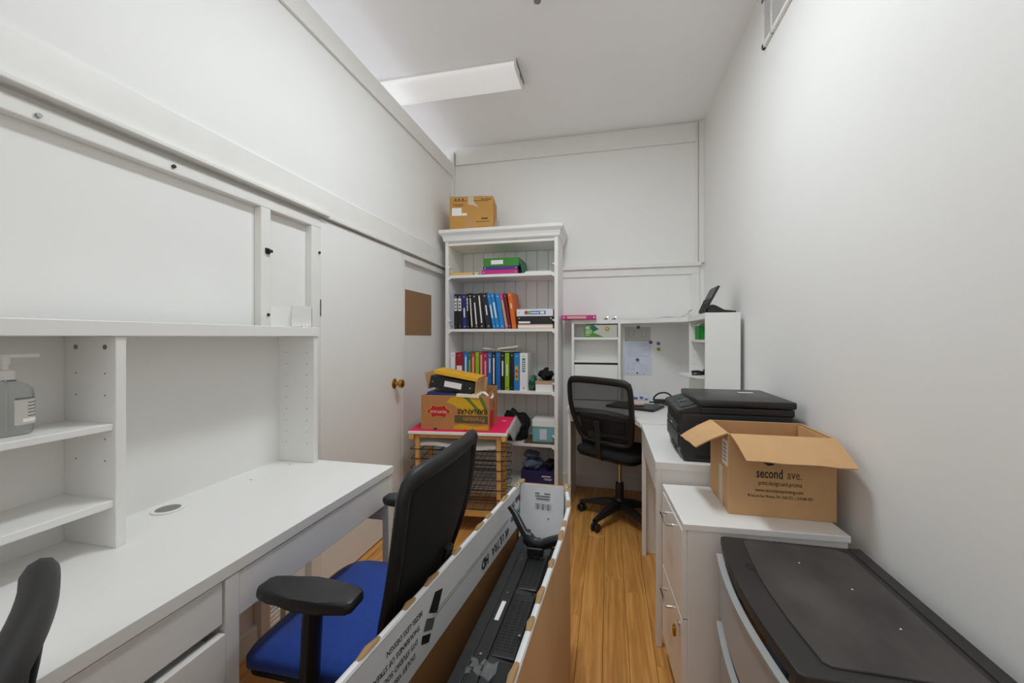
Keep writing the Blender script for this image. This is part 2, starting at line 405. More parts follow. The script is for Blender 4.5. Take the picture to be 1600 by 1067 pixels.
# ------------------------------------------------------------------ white desk on the left
DX0, DX1, DY0, DY1, DZ = -1.315, -.81, .405, 1.442, .75
t = thing('desk', 'long white desk with drawers along the left wall below a shelf hutch', 'desk', (DX0, DY0, 0))
w, l = DX1 - DX0, DY1 - DY0
GX, GY = .075, .522                       # cable grommet
top = B().box(0, w, 0, l, DZ - .028, DZ, bev=.0015).build('desk_top', 'white_board', t)
bx('side_panel', 'white_board', t, .01, w - .004, .004, .03, 0, DZ - .031)
bx('side_panel', 'white_board', t, .01, w - .002, .322, .357, 0, DZ - .031)
bx('drawer_back', 'white_board', t, .012, .03, .03, .322, .06, DZ - .031)
bx('drawer_top_shadow_gap', 'black_gap', t, .05, w - .03, .032, .320, DZ - .034, DZ - .030, bev=0)
for z0, z1, dx in ((.625, .717, 0), (.385, .606, .008), (.150, .366, .008)):
    d = bx('drawer', 'white_board', t, w - .026 + dx, w - .006 + dx, .032, .319, z0, z1)
    bx('drawer_box', 'white_edge', d, .05, w - .028 + dx, .04, .312, z0 + .01, z1 - .02)
bx('plinth', 'white_board', t, .05, w - .04, .03, .322, 0, .14)
bx('apron', 'white_board', t, w - .022, w - .004, .359, l - .030, .618, .717)
bx('end_rail', 'white_board', t, .03, w - .03, l - .024, l - .008, .545, .720)
bx('back_rail', 'white_board', t, .03, .046, .357, l - .03, .545, .720)
for x in (.012, w - .030): bx('leg', 'white_board', t, x, x + .026, l - .030, l - .004, 0, .722)
g = B().lathe([(.030, .0005), (.040, .0005), (.040, .003), (.036, .0045), (.032, .0045), (.030, .003), (.030, .0005)], 32, c=(GX, GY, DZ)).build('cable_grommet', 'white_board', t, smooth=True)
B().lathe([(0, .0012), (.0298, .0012), (.0298, .002), (0, .002)], 32, c=(GX, GY, DZ)).build('grommet_cup', 'grey_metal', g, smooth=True)
for y in (.78, .96): B().cyl((.10, y, DZ - .001), (.10, y, DZ + .0006), .003, 10).build('screw_hole', 'ink_grey', t)

# hutch
HT = 1.287
t = thing('desk_hutch', 'white open shelf hutch standing on the long white desk', 'shelf unit', (DX0, DY0, DZ))
hz = HT - DZ; hd = .19
bx('top_board', 'white_board', t, 0, hd, 0, l - .02, hz - .036, hz)
bx('back_panel', 'white_board', t, .008, .014, .02, l - .04, .0, hz - .036, bev=0)
bx('side_panel', 'white_board', t, 0, hd - .006, 0, .020, 0, hz - .036)
sr = bx('side_panel', 'white_board', t, 0, hd - .006, l - .044, l - .022, 0, hz - .036)
dv = bx('divider', 'white_board', t, .014, hd - .006, .323, .345, 0, hz - .036)
for z0, z1 in ((.279, .295), (.097, .115)): bx('shelf', 'white_board', t, .014, hd - .012, .020, .323, z0, z1)
for x in (.055, .150):
    B().cyl((x, .3235, hz - .062), (x, .3215, hz - .062), .006, 14).build('screw_cap', 'grey_metal', dv)
    for k in range(6):
        if k in (2, 5): continue
        z = hz - .125 - k * .052
        B().cyl((x, .3235, z), (x, .3222, z), .0018, 8).build('peg_hole', 'ink_grey', dv)
    for k in range(9):
        z = hz - .10 - k * .045
        B().cyl((x, l - .0436, z), (x, l - .0448, z), .0018, 8).build('peg_hole', 'ink_grey', sr)
bx('hook_pad', 'white_edge', t, .014, .018, .392, .412, hz - .085, hz - .065)
t = thing('letter_holder', 'translucent white plastic holder on top of the hutch', 'holder', (DX0 + .07, 1.30, HT))
for a in ((0, .004, 0, .105, 0, .080), (.095, .099, 0, .105, 0, .080), (0, .099, .101, .105, 0, .080), (0, .099, 0, .105, 0, .003)): bx('panel', 'white_edge', t, *a, bev=.001)
for k, y in enumerate((1.348, 1.362)):
    tag(B().lathe([(.0045, 0), (.0045, .012), (.003, .016), (0, .016)], 12).build('shelf_peg', 'white_board', smooth=True, loc=(DX0 + .178, y, HT)), 'tiny white shelf peg standing on the hutch top', 'peg', 'shelf pegs on the hutch')

# soap bottle on the upper hutch shelf
t = thing('soap_bottle', 'clear pump bottle of hand gel on the upper hutch shelf', 'bottle', (-1.215, .585, DZ + .295))
def ovl(r, z, n=32, sq=.72):
    return [(r * math.copysign(abs(math.cos(a)) ** sq, math.cos(a)) * .72, r * math.copysign(abs(math.sin(a)) ** sq, math.sin(a)), z) for a in [2 * math.pi * i / n for i in range(n + 1)]]
def shell(prof): return [ovl(r, z) for r, z in prof]
b = B().grid(shell([(.030, .001), (.038, .003), (.041, .010), (.041, .085), (.039, .096), (.030, .106), (.018, .112), (.0135, .116), (.0135, .122)]))
b.bm.faces.new(b.bm.verts[:32][::-1]); b.build('bottle_body', 'clear_plastic', t, smooth='all')
b = B().grid([ovl(.0415, z) [0:15] for z in (.022, .074)]); b.build('label', 'carton_grey', t, smooth='all', label='grey printed label with barcode')
for k in range(5): B().grid([[(p[0] * 1.006, p[1] * 1.006, p[2]) for p in ovl(.0415, z)[2:13]] for z in (.066 - k * .007, .068 - k * .007)]).build('label_print', 'ink_grey', t, smooth='all')
B().grid([[(p[0] * 1.006, p[1] * 1.006, p[2]) for p in ovl(.0415, z)[1:14]] for z in (.027, .034)]).build('label_band', 'paper', t, smooth='all')
B().lathe([(.016, .116), (.016, .134), (.010, .136), (.006, .138), (.006, .150)], 20).build('pump_collar', 'white_board', t, smooth=True)
B().lathe([(.0085, .146), (.0085, .164), (.007, .168), (0, .168)], 16).box(-.006, .006, 0, .052, .160, .169, bev=.002).build('pump_head', 'white_board', t, smooth=True)
B().cyl((0, 0, .01), (0, 0, .14), .002, 8).build('dip_tube', 'white_board', t)

# wall unit below the desk: louvred heater panel on the wall
t = thing('wall_register', 'small white louvred wall register behind the blue office chair', 'vent', (XL - .030, 1.50, .02))
bx('face_plate', 'trim_paint', t, 0, .012, -.09, .09, 0, .17)
for k in range(7): bx('louvre', 'trim_paint', t, .012, .020, -.07, .07, .02 + k * .019, .026 + k * .019, bev=.001)

# cardboard sheet pinned to the wall panel
tag(B().box(0, .004, 0, .474, 0, .322, bev=.001).build('cardboard_sheet', 'kraft_paper', loc=(XL - .030, 2.592, 1.262)), 'brown cardboard sheet fixed to the wall beside the door', 'cardboard')

# ------------------------------------------------------------------ office chairs
def make_chair(label, loc, rz, seat_m, seat_z, mesh_m, star, group=None):
    t = thing('office_chair', label, 'chair', loc, rz, group)
    h = seat_z - .47
    for k in range(5):
        a = R(star - rz + 72 * k); c, s = math.cos(a), math.sin(a)
        M = Matrix.Rotation(a, 4, 'Z')
        b = B(); rows = []
        for r, wd, z0, z1 in ((.02, .030, .085, .135), (.10, .027, .082, .125), (.20, .021, .072, .100), (.285, .015, .062, .078)):
            rows.append([M @ Vector(p) for p in ((r, -wd, z0), (r, wd, z0), (r, wd * .75, z1), (r, -wd * .75, z1), (r, -wd, z0))])
        b.grid(rows); lg = b.build('base_leg', 'black_satin', t, smooth=True)
        cb = B(); X = Matrix.Translation((c * .272, s * .272, 0)) @ Matrix.Rotation(a + .7 * k, 4, 'Z')
        for q in (-1, 1): cb.lathe([(0, -.009), (.022, -.009), (.026, -.005), (.026, .005), (.022, .009), (0, .009)], 18, M=X @ Matrix.Translation((.0, q * .016, .026)) @ Matrix.Rotation(R(90), 4, 'X'))
        cb.cyl(X @ Vector((0, -.014, .026)), X @ Vector((0, .014, .026)), .008, 8)
        cb.cyl(X @ Vector((0, 0, .03)), X @ Vector((0, 0, .072)), .006, 8)
        cb.box(-.020, .012, -.006, .006, .030, .058, bev=.003, M=X)
        cb.build('caster', 'black_plastic', lg, smooth=True)
    B().lathe([(.038, .082), (.042, .12), (.034, .145), (.028, .15), (.027, .25), (.020, .252), (.0, .252)], 20).build('gas_lift_cover', 'black_satin', t, smooth=True)
    B().cyl((0, 0, .25), (0, 0, .40 + h), .013, 14).build('gas_lift', 'chrome', t, smooth=True)
    z = seat_z
    B().box(-.10, .10, -.13, .11, z - .075, z - .045, bev=.012).build('mechanism', 'black_plastic', t, smooth=True)
    b = B(); b.tube([(.06, .02, z - .06), (.24, .02, z - .065), (.275, .02, z - .08)], .005, 6); b.build('height_lever', 'black_plastic', t)
    # seat: rounded slab with a waterfall front
    def seat(zo, th, gx, gy, name, m):
        rows = []; n = 20
        def outline(kx, ky):
            pts = []
            for i in range(n * 4):
                a = 2 * math.pi * i / (n * 4); cx, sy = math.cos(a), math.sin(a); e = .30
                pts.append((kx * math.copysign(abs(cx) ** e, cx), ky * math.copysign(abs(sy) ** e, sy)))
            return pts
        for kx, ky, zz in ((0.0, .0, zo - th), (gx * .9, gy * .9, zo - th), (gx, gy, zo - th * .75), (gx, gy, zo - th * .3), (gx * .965, gy * .965, zo - .004), (gx * .80, gy * .80, zo + .004), (.0, .0, zo + .002)):
            pts = outline(kx, ky); rows.append([(x, y, zz - (max(0, y - .10) ** 2) * 1.6) for x, y in pts + pts[:1]])
        return B().grid(rows).build(name, m, t, smooth='all')
    seat(z - .040, .022, .225, .215, 'seat_pan', 'black_plastic')
    cu = seat(z, .05, .230, .226, 'seat_cushion', seat_m)
    # back
    z0, z1 = z + .05, z + .455
    def bp(u, v):
        wv = .190 + .050 * math.sin(math.pi * min(1, v * 1.15) * .62)
        return Vector((u * wv, -.195 - .085 * v + .030 * u * u - .018 * math.sin(math.pi * v), z0 + v * (z1 - z0) + .010 * (1 - u * u) * v))
    bord = [bp(-1 + 2 * i / 12, 0) for i in range(12)] + [bp(1, i / 12) for i in range(12)] + [bp(1 - 2 * i / 16, 1) for i in range(16)] + [bp(-1, 1 - i / 12) for i in range(12)]
    rr = [.013] * 12 + [.015] * 12 + [.019] * 16 + [.015] * 12
    # round the corners a little
    P = [Vector(p) for p in bord]
    for _ in range(2): P = [(P[i - 1] + P[i] * 2 + P[(i + 1) % len(P)]) / 4 for i in range(len(P))]
    B().tube(P, rr, 10, closed=True, flat=1.25).build('back_frame', 'frame_black', t, smooth='all')
    B().grid([[bp(-.96 + 1.92 * i / 14, .03 + .94 * j / 12) for i in range(15)] for j in range(13)], thick=.003).build('back_mesh', mesh_m, t, smooth='all')
    lb = B().grid([[bp(-.80 + 1.6 * i / 10, .16 + .22 * j / 4) + Vector((0, .014, 0)) for i in range(11)] for j in range(5)], thick=.012)
    lb.build('lumbar_pad', 'black_fabric', t, smooth='all')
    b = B(); b.tube(smooth_path([(0, -.05, z - .06), (0, -.20, z - .055), (0, -.245, z + .0), (0, -.246, z + .12), (0, -.262, z + .20)]), .020, 10, flat=.6); b.build('back_spine', 'black_plastic', t, smooth=True)
    for s in (-1, 1):
        b = B(); b.tube(smooth_path([(s * .12, -.02, z - .058), (s * .235, -.03, z - .052), (s * .268, -.035, z - .02), (s * .270, -.04, z + .10), (s * .268, -.045, z + .195)]), [.016] * 8 + [.020] * 17, 10, flat=1.3)
        ap = b.build('arm_post', 'black_satin', t, smooth=True)
        pts = [(-.034, -.146), (-.041, -.08), (-.043, -.02), (-.039, .05), (-.030, .082), (-.018, .092), (.018, .092), (.030, .082), (.039, .05), (.043, -.02), (.041, -.08), (.034, -.146), (.022, -.156), (-.022, -.156)]
        B().prism([(s * .268 + q[0], q[1]) for q in pts], 'z', z + .184, z + .212, bev=.010).build('arm_pad', 'black_satin', t, smooth=True)
    return t
make_chair('black mesh-back office chair with a bright blue seat pulled up to the long desk', (-.69, 1.065, 0), 90, 'blue_fabric', .47, 'mesh_fabric', 36)
make_chair('black mesh-back office chair with a black seat at the corner workstation', (.078, 2.905, 0), -35, 'black_fabric', .505, 'mesh_thin', 235)
make_chair('dark office chair at the drawer end of the long desk', (-.762, .072, 0), 141.5, 'blue_fabric', .465, 'mesh_fabric', 20)

# ------------------------------------------------------------------ bookcase
KX0, KX1, KY0, KY1 = -1.285, -.370, 3.11, 3.468
t = thing('bookcase', 'tall white bookcase with a moulded cornice and plank back', 'bookcase', (KX0, KY0, 0))
w, d = KX1 - KX0, KY1 - KY0
for x in (0, w - .028): bx('side_panel', 'bookcase_paint', t, x, x + .028, 0, d, 0, 2.02)
cor = [(0.0, 2.010), (-.012, 2.022), (-.014, 2.040), (-.020, 2.060), (-.036, 2.078), (-.040, 2.084), (-.040, 2.106), (0.0, 2.106)]
cb = B()
ring = lambda o, z: [(-.0 + o, 0 + o, z), (w - o, 0 + o, z), (w - o, d, z), (0 + o, d, z)]
rows = [[(p[0], p[1], p[2]) for p in (lambda q: [(q[0][0], q[0][1], q[0][2]), (q[1][0], q[1][1], q[1][2]), (q[2][0], q[2][1], q[2][2]), (q[3][0], q[3][1], q[3][2]), (q[0][0], q[0][1], q[0][2])])(ring(o, z))] for o, z in cor[:-1]]
cb.grid(rows); cb.poly(ring(cor[0][0], cor[0][1])[::-1]); cb.poly(ring(cor[6][0], cor[6][1])); cb.build('cornice', 'bookcase_paint', t)
bx('top_board', 'bookcase_paint', t, .028, w - .028, .01, d - .02, 1.985, 2.010)
for k in range(9):
    bw = (w - .056) / 9
    bx('back_board', 'bookcase_paint', t, .028 + k * bw + .001, .028 + (k + 1) * bw - .001, d - .018, d - .006, .06, 1.985, bev=.003)
bx('back_sheet', 'ink_grey', t, .02, w - .02, d - .006, d - .002, .05, 1.99, bev=0)
SH = [1.745, 1.312, .826, .420]
for z in SH:
    sh = bx('shelf', 'bookcase_paint', t, .029, w - .029, .012, d - .019, z - .022, z, bev=.002)
    for s, x in ((1, .028), (-1, w - .028)):
        for zz in (z - .038, z + .055):
            B().prism([(x, zz), (x + s * .018, zz + .012), (x + s * .018, zz + .016), (x, zz + .016)], 'y', .004, .030).build('shelf_bracket', 'bookcase_paint', sh)
bx('bottom_shelf', 'bookcase_paint', t, .028, w - .028, .005, d - .018, .075, .098)
bx('plinth', 'bookcase_paint', t, .028, w - .028, .004, .020, 0, .075)

def binder(label, x, y, z, w, h, d, m, lean=0, lab=None, lab_m='paper', rivet=True, lying=False, rz=0, pages='paper', group=None, cat='binder', name='ring_binder', mark=None):
    """spine faces local -y, stands on z = 0, width along x"""
    t = thing(name, label, cat, (x, y, z), rz, group)
    if lying: t.rotation_euler = (0, R(90), R(rz))
    else: t.rotation_euler = (0, R(lean), R(rz))
    c = .003
    b = B().box(0, w, 0, c, 0, h, bev=.001).box(0, c, c * .5, d, 0, h, bev=.001).box(w - c, w, c * .5, d, 0, h, bev=.001)
    b.build('cover', m, t)
    if w > .014: bx('pages', pages, t, c + .001, w - c - .001, .012, d - .012, .008, h - .012, bev=0)
    if lab:
        z0, z1, lw = lab; lw *= w
        sl = bx('spine_label', lab_m, t, w / 2 - lw / 2, w / 2 + lw / 2, -.0008, .0005, z0 * h, z1 * h, bev=0)
        if mark:
            for k in range(mark[0]): bx('print_mark', mark[1], sl, w / 2 - lw * .28, w / 2 + lw * .28, -.0014, -.0006, (z0 + (z1 - z0) * (.12 + .8 * k / mark[0])) * h, (z0 + (z1 - z0) * (.12 + .8 * (k + .55) / mark[0])) * h, bev=0)
    if rivet and w > .012:
        for zz in (.07, .92): B().cyl((w / 2, -.0015, h * zz), (w / 2, .001, h * zz), min(.006, w * .2), 12).build('rivet', 'chrome', t)
    return t
def sx(q): return -1.2695 + (q * .11875 - 10) * .005215      # scanned shelf position -> metres
YF = KY0 + .030
z2 = SH[1]
G2 = 'binders standing on the second shelf'
L2 = [('grey ring binder leaning against the bookcase side', 105, 162, 0, 'b_grey', None, None),
      ('black binder with white spine label next to the grey binder', 164, 216, 0, 'b_black', (.52, .88, .8), None),
      ('black binder with white spine label next to the dark navy blue one', 218, 279, -1, 'b_black', (.52, .88, .75), None),
      ('dark navy blue ring binder with a small white spine strip', 284, 342, -2, 'b_navy', (.33, .60, .3), None),
      ('thin black binder with a white label high on its spine', 346, 386, -2, 'b_black', (.52, .88, .6), None),
      ('black binder with a long white strip beside the thin black one', 389, 444, -4, 'b_black', (.08, .86, .28), None),
      ('black binder with a white strip broken in two', 448, 508, -5, 'b_black', (.12, .75, .28), None),
      ('black binder whose long white strip starts near the top edge', 514, 596, -6, 'b_black', (.16, .92, .22), None),
      ('dark slate binder leaning on the bright blue ones', 606, 678, -8, 'b_dknavy', (.38, .66, .25), None),
      ('bright blue binder with a white label, beside the slate binder', 692, 733, -10, 'b_blue', (.30, .68, .4), None),
      ('bright blue binder with a white label, middle of three', 739, 786, -10, 'b_blue', (.30, .74, .4), None),
      ('bright blue binder without a spine label beside the pink folder', 792, 850, -9, 'b_blue', None, None),
      ('pink and tan folder squeezed beside the blue binders', 862, 896, -10, 'b_pink', (.05, .82, .8), 'tan'),
      ('dark red folder between the pink and orange folders', 902, 936, -9, 'b_dkred', None, None),
      ('bright orange folder at the end of the binder row', 948, 1003, -8, 'b_orange', (.55, .70, .25), 'cream')]
for k, (lab, a, b_, ln, m, lb, lm) in enumerate(L2):
    wd = (b_ - a) * .11875 * .005215
    if k + 1 < len(L2):                     # keep clear of a neighbour that leans further over
        gap = (L2[k + 1][1] - b_) * .11875 * .005215; dip = .290 * (math.sin(R(-L2[k + 1][3])) - math.sin(R(-ln)))
        wd -= max(0, dip - gap + .0008)
    binder(lab, sx(a), YF, z2 + .0005, wd, .285 + random.uniform(-.004, .004), .245, m, ln, lb, lm or 'paper', mark=(3, 'ink_grey') if lb and lb[0] > .5 and m == 'b_black' else None, group=G2)
# lying stack right on that shelf (spine towards the viewer): w = thickness
zs = z2 + .0005
def lying(label, x0, x1, y, z, th, d, m, cat='binder', name='ring_binder', lab=None, lab_m='paper', rivet=True, group=None, rz=0):
    t = thing(name, label, cat, (x0, y, z), rz, group); W_ = x1 - x0; c = .003
    B().box(0, W_, 0, c, 0, th, bev=.001).box(0, W_, c * .5, d, 0, c, bev=.001).box(0, W_, c * .5, d, th - c, th, bev=.001).build('cover', m, t)
    if th > .01: bx('pages', 'paper', t, .008, W_ - .010, .010, d - .012, c + .0005, th - c - .0005, bev=0)
    if lab: bx('spine_label', lab_m, t, lab[0] * W_, lab[1] * W_, -.0008, .0005, th * .25, th * .75, bev=0)
    if rivet and th > .015:
        for q in (.06, .94): B().cyl((W_ * q, -.0015, th / 2), (W_ * q, .001, th / 2), .005, 12).build('rivet', 'chrome', t)
    return t
GS = 'stack lying at the end of the second shelf'
lying('red and white patterned book at the bottom of the lying stack', -.690, -.412, YF, zs, .034, .22, 'skin', 'book', 'book', (.02, .98), 'paper', False, GS)
lying('black and white book second from the bottom of the lying stack', -.692, -.412, YF, zs + .0345, .030, .22, 'b_black', 'book', 'book', (.03, .36), 'paper', False, GS)
lying('black ring binder under the white labelled binder in the stack', -.695, -.412, YF, zs + .065, .032, .24, 'b_black', group=GS)
wb = lying('white binder with a blue rounded label on top of the stack', -.698, -.412, YF, zs + .0975, .055, .24, 'b_white', lab=(.22, .80), lab_m='b_blue2', group=GS)
bx('label_patch', 'b_red', wb, .063, .082, -.0016, -.0004, .015, .040, bev=.0004); bx('label_patch', 'b_lime', wb, .088, .104, -.0016, -.0004, .015, .040, bev=.0004); bx('label_patch', 'paper', wb, .186, .218, -.0016, -.0004, .018, .037, bev=.0004)
for q in range(5): bx('print_mark', 'paper', wb, .110 + q * .014, .121 + q * .014, -.0016, -.0004, .021, .034 - .003 * (q % 2), bev=0)
# third shelf
def sx3(q): return -1.2695 + (q * .1125) * .005215
z3 = SH[2]; G3 = 'coloured binders on the third shelf'
L3 = [('white binder at the closed end of the coloured row', 30, 100, 'b_white', None, None),
      ('wide dark red binder with a white label low on its spine', 105, 216, 'b_crimson', (.38, .64, .72), 'paper'),
      ('blue binder with a pale label beside the wide dark red one', 222, 288, 'b_blue2', (.42, .88, .36), 'paper_blue'),
      ('teal green binder with a light green label strip', 291, 329, 'b_teal', (.40, .80, .5), 'b_lime'),
      ('red binder with a pinkish label between green and lime', 332, 391, 'b_red', (.30, .88, .4), 'skin'),
      ('lime green binder without label between two red binders', 395, 446, 'b_lime', None, None),
      ('red binder with a full length pale strip', 455, 503, 'b_red', (.16, .94, .5), 'skin'),
      ('magenta red binder with a pink strip beside the red one', 506, 566, 'b_rose', (.36, .78, .36), 'skin'),
      ('mid blue binder with a short pale strip next to magenta', 571, 624, 'b_blue2', (.46, .84, .32), 'paper_blue'),
      ('dark navy binder with a long white strip between two blues', 628, 682, 'b_dknavy', (.16, .86, .36), 'paper'),
      ('plain blue binder with no label beside the navy binder', 686, 746, 'b_blue2', None, None),
      ('black binder with a short white strip between blue and lime', 751, 807, 'b_black', (.38, .78, .36), 'paper'),
      ('lime green binder with a white label between two black binders', 812, 871, 'b_lime', (.38, .70, .26), 'paper'),
      ('black binder with bare spine beside the blue picture binder', 880, 934, 'b_black', None, None),
      ('blue binder with a picture label on its spine', 938, 1010, 'b_blue', (.28, .66, .55), 'yellow_print'),
      ('wide white binder with a green spine title', 1016, 1124, 'b_white', (.50, .86, .36), 'b_teal')]
for lab, a, b_, m, lb, lm in L3:
    binder(lab, sx3(a), YF, z3 + .0005, (b_ - a) * .1125 * .005215, .296 + random.uniform(-.003, .003), .25, m, 0, lb, lm or 'paper', group=G3, mark=(2, 'red_print') if lm == 'yellow_print' else (5, 'paper') if lm == 'b_teal' else None)
b = B(); b.grid([[(-.99 + .29 * i / 6, YF + .03 + .17 * j / 3, .002 + .026 * (1 - i / 6) ** 2 + .010 * math.sin(i * .8 + j) ** 2) for i in range(7)] for j in range(4)], thick=.002)
tag(b.build('paper_sheet', 'paper', loc=(0, 0, z3 + .300)), 'loose white paper sheet lying on top of the coloured binders', 'paper')
b = B(); b.grid([[(-.86 + .165 * i / 5, YF + .02 + .15 * j / 3, .004 + .020 * (i / 5) + .002 * j) for i in range(6)] for j in range(4)], thick=.010)
tag(b.build('folded_paper', 'cream', loc=(0, 0, z3 + .318)), 'folded cream paper on the loose sheet above the binders', 'paper')
tag(crumple('fabric_bag', 'g_fabric', (-.577, YF + .08, z3 + .0005), (.060, .16, .128), 3), 'small green patterned cloth bag beside the wide white binder', 'bag')
lying('thick white book under the tan book on the third shelf', -.548, -.412, YF, z3 + .0005, .053, .20, 'paper', 'book', 'book', rivet=False)
lying('tan book on the thick white book', -.550, -.412, YF, z3 + .054, .026, .20, 'tan', 'book', 'book', rivet=False)
tag(crumple('black_pouch', 'black_fabric', (-.478, YF + .09, z3 + .0805), (.105, .15, .105), 5, rough=.6), 'crumpled black pouch on the tan book', 'pouch')
# top shelf
z1 = SH[0] + .0005
lying('manila envelope pad lying at the edge of the top shelf', -1.250, -1.055, KY0 + .02, z1, .022, .22, 'manila', 'folder', 'folder', rivet=False)
tag(crumple('paper_roll', 'cream', (-1.045, KY0 + .10, z1), (.045, .14, .036), 8), 'small crumpled cream paper beside the envelope pad', 'paper')
GT = 'binders lying on the top shelf'
lying('magenta binder at the bottom of the top shelf stack', -.985, -.690, YF, z1, .036, .23, 'b_magenta', group=GT)
lying('purple binder between the magenta and green binders', -.975, -.688, YF, z1 + .0365, .026, .23, 'b_purple', group=GT)
lying('thick green binder with a white spine label on the top shelf stack', -.972, -.680, YF, z1 + .063, .066, .23, 'b_green', lab=(.22, .56), group=GT, rivet=False)
b = binder('dark green folder leaning against the top shelf stack', -.655, YF + .01, z1, .012, .120, .22, 'g_fabric', -12, rivet=False, cat='folder', name='folder')
for k in range(3): tag(B().box(0, .215 - .01 * k, 0, .22, 0, .0045, bev=.001).build('paper_sheaf', 'paper', loc=(-.635 + .005 * k, KY0 + .025, z1 + k * .005)), ('bottom', 'middle', 'top')[k] + ' one of three white paper sheaves beside the dark green folder', 'paper', 'paper sheaves on the top shelf')
# fourth shelf
z4 = SH[3] + .0005
tag(bx('board', 'wood_brown', None, -.640, -.402, YF - .01, YF + .24, z4, z4 + .012), 'thin brown board under the teal box', 'board')
t = thing('shoe_box', 'teal cardboard box with a white lid on the fourth shelf', 'box', (-.572, YF + .005, z4 + .0125))
bx('box_body', 'teal_box', t, 0, .168, 0, .21, 0, .135); bx('box_lid', 'paper', t, -.004, .172, -.004, .214, .118, .172, bev=.003); bx('box_label', 'paper_blue', t, .055, .110, -.0008, .0005, .02, .10, bev=0)
tag(crumple('black_bag', 'black_fabric', (-.725, YF + .09, z4), (.22, .22, .265), 11, rough=.45), 'soft black bag slumped on the fourth shelf beside the teal box', 'bag')
# bottom shelf
z5 = .0985
t = thing('storage_box', 'navy blue cardboard box with white print on the bottom shelf', 'box', (-.665, YF, z5))
bx('box_body', 'navy_box', t, 0, .258, 0, .22, 0, .105)
for a, b_, c, e in ((.165, .235, .066, .074), (.180, .245, .050, .054), (.190, .240, .042, .045)): bx('print_mark', 'paper', t, a, b_, -.0008, .0005, c, e, bev=0)
tag(crumple('folded_jeans', 'denim', (-.585, YF + .10, z5 + .1055), (.165, .20, .080), 21, rough=.4), 'crumpled grey blue denim cloth on the navy box', 'cloth')
tag(crumple('folded_jeans', 'slate', (-.600, YF + .11, z5 + .186), (.14, .16, .050), 23, rough=.35), 'folded lighter blue cloth on top of the denim', 'cloth')
tag(crumple('black_glove', 'black_fabric', (-.447, YF + .09, z5 + .1055), (.075, .14, .085), 27, rough=.5), 'black crumpled glove beside the denim cloth', 'cloth')

# carton on top of the bookcase
t = thing('carton_box', 'small taped ochre carton standing on top of the bookcase', 'box', (-1.236, 3.080, 2.1065), 9)
CW, CD, CH = .352, .26, .262
b = B().box(0, CW, 0, CD, 0, CH, bev=.004); b.build('carton_body', 'carton_ochre', t)
B().prism([(0, 0), (CW, 0), (CW - .002, .001), (.002, .001)], 'z', CH, CH + .001).build('top_seam', 'ink_brown', t)
bx('packing_tape', 'tape', t, .140, .188, -.0010, .0008, 0, .085, bev=0); bx('packing_tape', 'clear_tape', t, .150, .195, -.0010, .0008, .195, CH, bev=0)
B().poly([(.160, -.0012, .205), (.195, -.0012, .225), (.235, -.0012, .175), (.190, -.0012, .190)]).build('torn_tape', 'clear_tape', t)
bx('shipping_label', 'paper', t, .020, .098, -.0010, .0008, .110, .172, bev=0); bx('shipping_label', 'paper', t, .100, .140, -.0010, .0008, .110, .130, bev=0)
for a in ((.030, .14, .226, .229), (.198, .315, .226, .229), (.030, .115, .196, .200), (.045, .105, .186, .189)): bx('print_rule', 'ink_brown', t, a[0], a[1], -.0009, .0008, a[2], a[3], bev=0)
for x in (.040, .068, .100):
    B().prism([(x, .233), (x + .018, .233), (x + .009, .252)], 'y', -.0009, .0008).build('handling_mark', 'ink_brown', t)
text('brother', .026, 'ink_brown', t, (.255, -.0012, .240), FACE_NY); 
for q in range(9): bx('print_mark', 'ink_brown', t, .215 + q * .012, .224 + q * .012, -.0009, .0008, .058, .064, bev=0)
for q in range(4): bx('print_mark', 'ink_brown', t, .258 + q * .013, .268 + q * .013, -.0009, .0008, .078, .092, bev=0)
b = B(); b.grid([[(CW + .001 + .035 * j / 3 + .006 * math.sin(i * 2), .02 + .2 * i / 5, .015 + (.20 - .05 * j) * (j / 3)) for j in range(4)] for i in range(6)], thick=.0006); b.build('plastic_wrap', 'clear_film', t, label='loose clear plastic film')

# ------------------------------------------------------------------ drying rack in front of the bookcase
t = thing('drying_rack', 'pine drying rack with black wire shelves in front of the bookcase', 'rack', (-1.250, 2.420, 0), 6.5)
RW, RD, RH = .632, .54, .645
for x, y in ((.05, .03), (RW - .05, .03), (.05, .30), (RW - .05, .30)): bx('leg', 'pine', t, x - .014, x + .014, y - .014, y + .014, 0, RH - .03)
bx('top_rail', 'pine', t, .03, RW - .03, .020, .040, RH - .048, RH - .026); bx('top_rail', 'pine', t, 0, RW, RD - .05, RD - .02, RH - .048, RH - .012)
for x in (.0, RW - .03): bx('side_rail', 'pine', t, x, x + .03, -.002, RD - .05, RH - .056, RH - .022)
bx('bottom_rail', 'pine', t, .03, RW - .03, .016, .040, .105, .135); bx('bottom_rail', 'pine', t, .03, RW - .03, .29, .31, .105, .135)
bx('bottom_board', 'carton_dark', t, .04, RW - .04, .04, .29, .115, .125)
bx('top_sheet', 'paper', t, -.006, RW + .006, -.004, RD, RH - .021, RH - .003)
for k in range(7):
    z = .525 - k * .062; b = B()
    x0, x1, y0, y1 = .005 + .006 * (k % 2), RW - .01, .012, .40
    b.tube([(x0, y0, z), (x1, y0, z), (x1, y1, z + .01), (x0, y1, z + .01)], .0028, 5, closed=True)
    for q in range(1, 9):
        xx = x0 + (x1 - x0) * q / 9; b.tube([(xx, y0, z), (xx, y1, z + .01)], .0016, 4)
    for q in (1, 2, 3): yy = y0 + (y1 - y0) * q / 4; b.tube([(x0, yy, z + .0025 * q), (x1, yy, z + .0025 * q)], .0016, 4)
    b.build('wire_shelf', 'wire_black', t)
